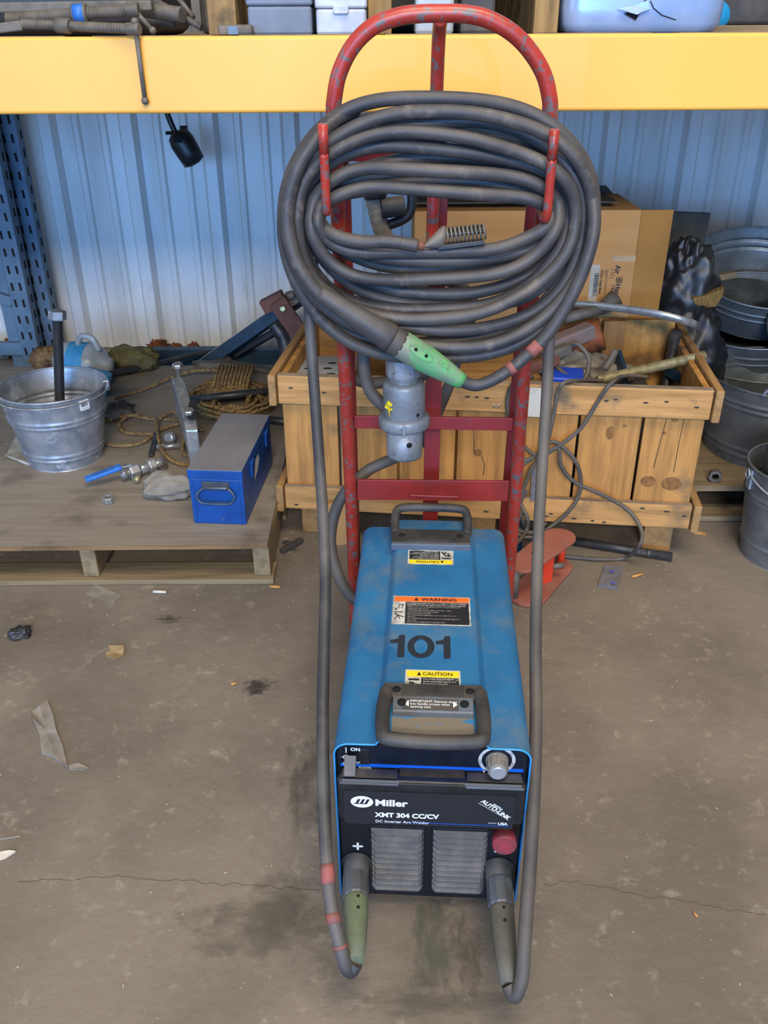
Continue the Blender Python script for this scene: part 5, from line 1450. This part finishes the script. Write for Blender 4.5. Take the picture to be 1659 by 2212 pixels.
nut(352, 1012, .018, .018, 'hex nut beside the ball valve end next to the toolbox', m_dgsteel)
# grey cloth
mb = MB(); mb.blob(at(368, 1050, Z=PZ + .028), (.088, .062, .042), .3, 1.3, 21, 70, 40, flat=PZ, ridge=False); tag(mb.build('grey_cloth', m_cloth), 'bunched dusty grey glove against the left side of the toolbox', 'glove')
mb = MB(); mb.blob(at(255, 888, Z=PZ + .02), (.06, .05, .03), .4, 1.6, 8, 24, 14, flat=PZ, crumple=True); tag(mb.build('dark_rag', m_blackd), 'dark crumpled wrapper just right of the bucket', 'rag')
# ---- toolbox
BL, BR_ = at(428, 1130, Z=PZ), at(540, 1136, Z=PZ)
TLb = at(405, 1003, Y=2.26)
yaw = math.atan2(BR_.y - BL.y, BR_.x - BL.x)
tx = V((-.572, 2.245, PZ)); yaw = math.radians(-4.5)
# fit: front face left bottom, right bottom, depth direction
tbx = thing('toolbox', 'blue steel toolbox with dust grey lid and a drop handle', 'toolbox', V((BL.x - .012, BL.y, PZ)), (0, 0, yaw))
Wb = .158; Db = .415; Hb = .178
mb = MB(); mb.box((Wb / 2, Db / 2, (Hb - .030) / 2), (Wb, Db, Hb - .030)); mb.build('body', m_tblue, tbx, False, bev=.003)
mb = MB(); mb.box((Wb / 2, Db / 2, Hb - .0155), (Wb + .004, Db + .004, .029)); lid = mb.build('lid', m_tblue, tbx, False, bev=.002)
mb = MB(); mb.box((Wb / 2, Db / 2, Hb - .0005), (Wb + .002, Db + .002, .0022)); mb.build('dusty_top', m_tgrey, lid, False, bev=.0008)
for y in (.012, Wb - .012):
    mb = MB(); mb.box((y, -.001, (Hb - .04) / 2), (.0015, .003, Hb - .04)); mb.build('edge_seam', m_tblue, tbx, False)
mb = MB(); mb.box((Wb / 2, -.003, Hb - .047), (.080, .005, .022)); mb.cyl((Wb / 2 - .034, -.007, Hb - .055), (Wb / 2 + .034, -.007, Hb - .055), .006, 12); mb.build('handle_plate', m_thandle, tbx, False, bev=.001)
mb = MB(); zc_ = Hb - .055
P = [V((Wb / 2 - .036, -.008, zc_)), V((Wb / 2 - .05, -.013, zc_ - .012)), V((Wb / 2 - .055, -.017, zc_ - .026)), V((Wb / 2 - .045, -.02, zc_ - .040)), V((Wb / 2 - .03, -.021, zc_ - .044)), V((Wb / 2 + .03, -.021, zc_ - .044)), V((Wb / 2 + .045, -.02, zc_ - .040)), V((Wb / 2 + .055, -.017, zc_ - .026)), V((Wb / 2 + .05, -.013, zc_ - .012)), V((Wb / 2 + .036, -.008, zc_))]
mb.tube(spl(P, 6), .0038, 10); mb.build('drop_handle', m_thandle, tbx, False)
for y in (.11, .33):
    mb = MB(); mb.box((Wb + .004, y, Hb - .045), (.006, .022, .05)); mb.tube(spl([V((Wb + .006, y - .008, Hb - .03)), V((Wb + .010, y, Hb - .012)), V((Wb + .006, y + .008, Hb - .03))], 5), .0016, 6); mb.build('latch', m_tblue, tbx, False, bev=.001)
mb = MB(); Ml = frame(V((Wb + .0012, .14, Hb * .42)), (0, 1, 0), (0, 0, 1)); flatpoly(mb, Ml, [(0, 0), (.05, .012), (.085, .035), (.07, .06), (.03, .055), (.012, .03)]); mb.build('torn_sticker', m_paper, tbx, False)

# ------------------------------------------------------------------ steel stand behind the crate (left)
t = thing('steel_stand', 'folded dark blue steel stand with a rust red bracket leaning by the wall', 'stand', at(560, 780, Z=PZ))
mb = MB(); a_, b_ = at(425, 800, Y=3.72), at(668, 632, Y=3.62)
mb.bar(a_, b_, .05, .07, (0, -1, .4)); mb.build('leg', m_navy, t, bev=.003)
mb = MB(); n_ = V((0, -.5, .8)).normalized() * .036; mb.bar(a_ + n_ * .9 + V((0, 0, .012)), b_ + n_ * .9 + V((0, 0, .012)), .018, .006); mb.build('worn_edge', m_steel, t)
mb = MB(); mb.bar(at(510, 765, Y=3.8), at(640, 690, Y=3.75), .03, .06, (0, -1, .4)); mb.build('leg', m_dsteel, t, bev=.003)
mb = MB(); mb.bar(at(568, 664, Y=3.54), at(614, 640, Y=3.54), .05, .055, (.8, 0, -1)); 
mb.build('bracket', m_rustred, t, bev=.003)
mb = MB(); mb.bar(at(598, 650, Y=3.50), at(648, 722, Y=3.50), .02, .075, (1, 0, .8)); mb.build('link_plate', m_rustred, t, bev=.003)
mb = MB(); c_ = at(611, 667, Y=3.48); mb.lathe([(.014, 0), (.014, .006), (.009, .01)], c_, (0, -1, .2), 14); mb.build('bolt', m_brass, t)
mb = MB(); mb.bar(at(612, 660, Y=3.56), at(640, 640, Y=3.56), .03, .05); mb.tube(spl([at(610, 650, Y=3.55), at(622, 640, Y=3.55), at(638, 637, Y=3.55)], 4), [.012] * 4 + [.02] * 4 + [.006], 10); mb.build('pawl', m_dgsteel, t, bev=.004)
mb = MB(); mb.tube(spl([at(590, 700, Y=3.55), at(612, 730, Y=3.54), at(618, 770, Y=3.52), at(600, 800, Y=3.5)], 5), [.03 + .01 * noise.noise(V((i * 1.3, 0, 0))) for i in range(16)], 9); mb.build('chain', m_dsteel, t)

# ------------------------------------------------------------------ right hand tubs
rp_ = thing('low_pallet', 'low worn pallet under the galvanised tubs at right', 'pallet', (1.5, 2.9, 0))
xl_ = at(1512, 1060, Y=2.5).x - .06
mb = MB()
mb.box((xl_ + .6, 2.95, .108), (1.2, .9, .02)); mb.build('top_sheet', m_palw, rp_, bev=.002)
mb = MB(); mb.box((xl_ + .6, 2.515, .012), (1.2, .09, .018)); mb.build('bottom_board', m_palw, rp_, bev=.002)
for x in (xl_ + .03, xl_ + .6, xl_ + 1.15):
    mb = MB(); mb.box((x, 2.95, .06), (.045, .9, .075)); mb.build('stringer', m_palwy, rp_, bev=.002)
cT = at(1652, 1000, Z=.119)
t, c, q, on = bucket('wash_tub', 'galvanised tub with a barcode label and ring handle beside the crate', (1.365, 2.80, .119), .225, .265, .275, m_galvd, (.205, .225, .035, .06), barcode_a=(math.radians(-116), .247, .05, .03))
mb = MB(); a = math.radians(-118); p, n_, tn = on(.27, a, 0)
P = [p + tn * (.042 * math.cos(k)) + V((0, 0, .036 * math.sin(k))) - n_ * .004 for k in [PI * i / 16 for i in range(17)]]
mb.tube(P, .006, 10); mb.build('ring_handle', m_galv, t)
# nut + bolt end on pallet front
cN_ = at(1548, 1032, Z=.135)
t = thing('hex_nut', 'large dark hex nut on the low pallet edge against the tub', 'nut', (cN_.x, 2.535, .119))
mb = MB(); mb.lathe([(.012, 0), (.022, 0), (.022, .025), (.012, .025), (.012, 0)], (cN_.x, 2.545, .139), (-.25, -1, 0), 6, smooth=False); mb.build('nut_body', m_dgsteel, t, bev=.001)
mb = MB(); mb.lathe([(.0118, .01), (.0001, .01)], (cN_.x, 2.545, .139), (-.25, -1, 0), 16); mb.build('bore', m_hole, t)
# stack behind
stk = [((1585, 765), .24, .29, .20, (0, -.10, 1), 3.28, 'tub lowest in the tilted stack of tubs behind the crate'),
       ((1600, 690), .23, .28, .19, (-.12, -.25, 1), 3.30, 'middle tub of the tilted galvanised stack behind the crate'),
       ((1610, 628), .23, .28, .17, (-.06, -.34, 1), 3.36, 'topmost galvanised tub of the tilted stack with blue glint')]
zz_ = .12
for i, (pp, r0, r1, h, ax, Yv, lab) in enumerate(stk):
    c_ = at(pp[0] + 15, pp[1], Y=Yv); zc_ = (.12, .30, .47)[i]
    bucket('stacked_tub', lab, (c_.x + .02, Yv, zc_), r0, r1, h, m_galvd, (h * .55, h * .72), ax=ax, group='tilted stack of tubs behind the crate', parts_cat='tub')
# dark bucket at right edge
c_ = at(1668, 700, Y=2.9)
bucket('dark_pail', 'dark pail tilted mouth first at the right edge above the tub', (c_.x + .34, 3.0, .50), .14, .17, .24, m_blackd, (.2,), ax=(-.85, -.35, .25), parts_cat='pail')
# pail on floor right
cR = at(1690, 1225, Z=0)
t, c, q, on = bucket('floor_pail', 'galvanised pail with wire handle on the floor at the right edge', (1.235, 2.275, 0), .135, .165, .30, m_galvd, (.20, .215, .06), parts_cat='bucket')
mb = MB()
P = []
for i in range(31):
    a = math.radians(178) + PI * i / 30
    P.append(c + V((.170 * math.cos(a), .165 * math.sin(a), .285 - .055 * math.sin(PI * i / 30))))
mb.tube(P, .003, 8); mb.build('bail_handle', m_galv, t)
mb = MB(); mb.box(c + V((-.163, 0, .26)), (.008, .03, .06)); mb.tube([c + V((-.172, .012 * math.cos(k), .275 + .014 * math.sin(k))) for k in [i * PI / 7 for i in range(14)]], .0028, 6, True); mb.build('ear', m_galv, t, bev=.002)
mb = MB(); mb.lathe([(.105, 0), (.115, .05), (.112, .11), (.10, .16), (.07, .185), (.001, .195)], c + V((-.01, -.01, .235)), (-.1, -.1, 1), 32); t2 = tag(mb.build('steel_dome', mat('green_grey_steel', '6d7468', .3, .6, '565d54', 8, .4, .6)), 'greenish steel can standing upside down inside the floor pail', 'can')
# black bin bag, slate board, broom head, batten
c_ = at(1478, 620, Y=3.05)
mb = MB(); mb.blob((c_.x + .01, 3.08, .60), (.11, .10, .19), .28, 1.2, 2, 34, 26, crumple=True); mb.blob(V((at(1498, 700, Y=3.0).x + .02, 3.02, .36)), (.12, .11, .20), .25, 1.2, 6, 30, 24, crumple=True); tag(mb.build('bin_bag', m_bagk, sub=1), 'crumpled black plastic bag stuffed between crate and tubs', 'bag')
mb = MB(); a_, b_ = at(1477, 508, Y=3.45), at(1518, 520, Y=3.45); mb.box(((a_.x + b_.x) / 2 - .09, 3.47, .44), (b_.x - a_.x + .18, .02, .72), Matrix.Rotation(.05, 3, 'Y')); tag(mb.build('leaning_board', m_carddark, bev=.002), 'dark grey panel leaning on the wall right of the cardboard box', 'panel')
mb = MB(); mb.bar(at(1500, 608, Y=3.15), at(1587, 592, Y=3.2), .03, .022); tag(mb.build('wooden_batten', m_palw, bev=.003), 'grey wooden batten lying across the top tub', 'batten')
mb = MB()
A_, B_ = at(1494, 648, Y=2.98), at(1560, 626, Y=2.98)
fan = [at(1494, 642, Y=2.98), at(1530, 633, Y=2.98), at(1562, 620, Y=2.98), at(1560, 634, Y=2.98), at(1545, 660, Y=2.99), at(1520, 662, Y=2.99), at(1500, 655, Y=2.98)]
mb.add(fan, [list(range(7))]); tag(mb.build('straw_broom', mat('yellow_straw', '92713a', .8, 0, '6d5228', 40, .4, .6, .4, 80, (8, 1, 1)), solid=.02), 'yellow straw brush head poking out in front of the tubs', 'brush')

# ------------------------------------------------------------------ litter on the floor
def litter(name, pts, mm, label, cat, h=.002, group=None, z=.0, curl=0):
    mb = MB(); P = [at(x, y, Z=0) for x, y in pts]
    cx_ = sum(p.x for p in P) / len(P); cy_ = sum(p.y for p in P) / len(P)
    n = len(P); vs = [V((p.x, p.y, .001 + z)) for p in P] + [V((p.x, p.y, .001 + z + h)) for p in P]
    ctr = V((cx_, cy_, .001 + z + h * 1.2)); vs.append(ctr)
    for i in range(n): vs[n + i].z += curl * abs(noise.noise(vs[n + i] * 30 + V((3, 1, 2))))
    fs = [[i, (i + 1) % n, n + (i + 1) % n, n + i] for i in range(n)] + [[n + i, n + (i + 1) % n, 2 * n] for i in range(n)]
    mb.add(vs, fs)
    return tag(mb.build(name, mm), label, cat, group)
litter('dry_leaf', [(234, 1397), (268, 1398), (269, 1408), (266, 1418), (250, 1427), (230, 1420), (230, 1412), (237, 1406)], m_leaf, 'tan dry leaf scrap on the floor left of the welder', 'leaf', .002, curl=.008)
litter('plastic_film', [(68, 1537), (78, 1534), (86, 1530), (102, 1513), (116, 1548), (122, 1580), (135, 1610), (148, 1663), (120, 1642), (108, 1635), (90, 1630), (86, 1590), (72, 1560)], m_strip, 'long torn grey plastic film strip on the floor at left', 'plastic film', .003, curl=.012)
litter('film_tail', [(148, 1655), (170, 1650), (192, 1660), (175, 1667), (150, 1664)], m_strip, 'short curled tail of film below the long torn strip', 'plastic film', .002, curl=.006)
mb = MB(); c_ = at(42, 1368, Z=.01); mb.blob(c_, (.026, .022, .016), .6, 1.6, 3, 30, 20, flat=.001, ridge=False); tag(mb.build('black_scrap', m_dsteel), 'small crumpled black scrap on the floor near the left edge', 'scrap')
litter('tape_patch', [(205, 1262), (262, 1287), (245, 1306), (186, 1285)], m_strip, 'dusty clear tape patch on the floor in front of the pallet', 'tape', .0008)
def stub(px0, py0, px1, py1, r, mm, label, cat='stub'):
    mb = MB(); mb.cyl(at(px0, py0, Z=r + .001), at(px1, py1, Z=r + .001), r, 10); tag(mb.build('cigarette_stub', mm), label, cat, 'small stubs dropped on the floor')
stub(331, 1278, 359, 1279, .004, m_scrapw, 'white stub on the floor just below the pallet front')
stub(583, 1267, 605, 1268, .004, m_butt, 'orange stub on the floor at the right corner of the pallet')
stub(499, 1479, 511, 1475, .003, m_butt, 'small tan stub on the floor midway left of the welder')
stub(1365, 1246, 1388, 1240, .004, m_butt, 'orange wooden stub on the floor right of the clear baggie')
stub(1498, 1970, 1506, 1980, .002, m_butt, 'tiny tan splinter on the floor beside the right crack')
t = litter('clear_baggie', [(1306, 1226), (1345, 1232), (1333, 1275), (1292, 1268)], m_bagc, 'small clear plastic baggie with blue print on the floor', 'bag', .006, curl=.01)
mb = MB(); 
for px, py in ((1322, 1237), (1324, 1262)):
    c_ = at(px, py, Z=.009); mb.box((c_.x, c_.y, .0145), (.012, .008, .001))
mb.build('blue_print', m_bagprint, t)
litter('white_scrap', [(0, 1842), (20, 1840), (34, 1842), (12, 1856), (0, 1860)], m_scrapw, 'torn white paper scrap on the floor at the left edge', 'paper', .002, curl=.006)
litter('straw_bit', [(0, 1812), (45, 1806), (46, 1809), (0, 1817)], m_strip, 'thin pale straw above the torn paper at the left edge', 'straw', .0015)
mb = MB(); a_, b_ = at(608, 1190, Z=.012), at(652, 1165, Z=.012); mb.bar(a_, b_, .02, .012); mb.bar(at(612, 1170, Z=.02), at(640, 1180, Z=.02), .015, .01); tag(mb.build('dark_clip', m_gapdark, bev=.003), 'dark metal clip on the floor between pallet and crate foot', 'clip')
mb = MB(); c_ = at(1512, 1153, Z=.002); mb.box((c_.x, c_.y, .004), (.035, .01, .006), Matrix.Rotation(-.4, 3, 'Z')); tag(mb.build('wood_chip', m_wcx), 'small wood chip on the floor right of the crate foot', 'wood chip')
# fine debris, nobody could count it
mb = MB(); rr = random.Random(5)
for i in range(650):
    x, y = rr.uniform(-1.3, 1.4), rr.uniform(.55, 2.5) ; s_ = rr.choice((.0007, .001, .0013, .002)) 
    mb.box((x, y, s_ * .4), (s_ * rr.uniform(1, 3), s_, s_ * .7), Matrix.Rotation(rr.uniform(0, 3), 3, 'Z'))
tag(mb.build('floor_grit', mat('pale_grit', 'a79f90', .8)), 'pale grit scattered all over the concrete floor', 'grit', kind='stuff')
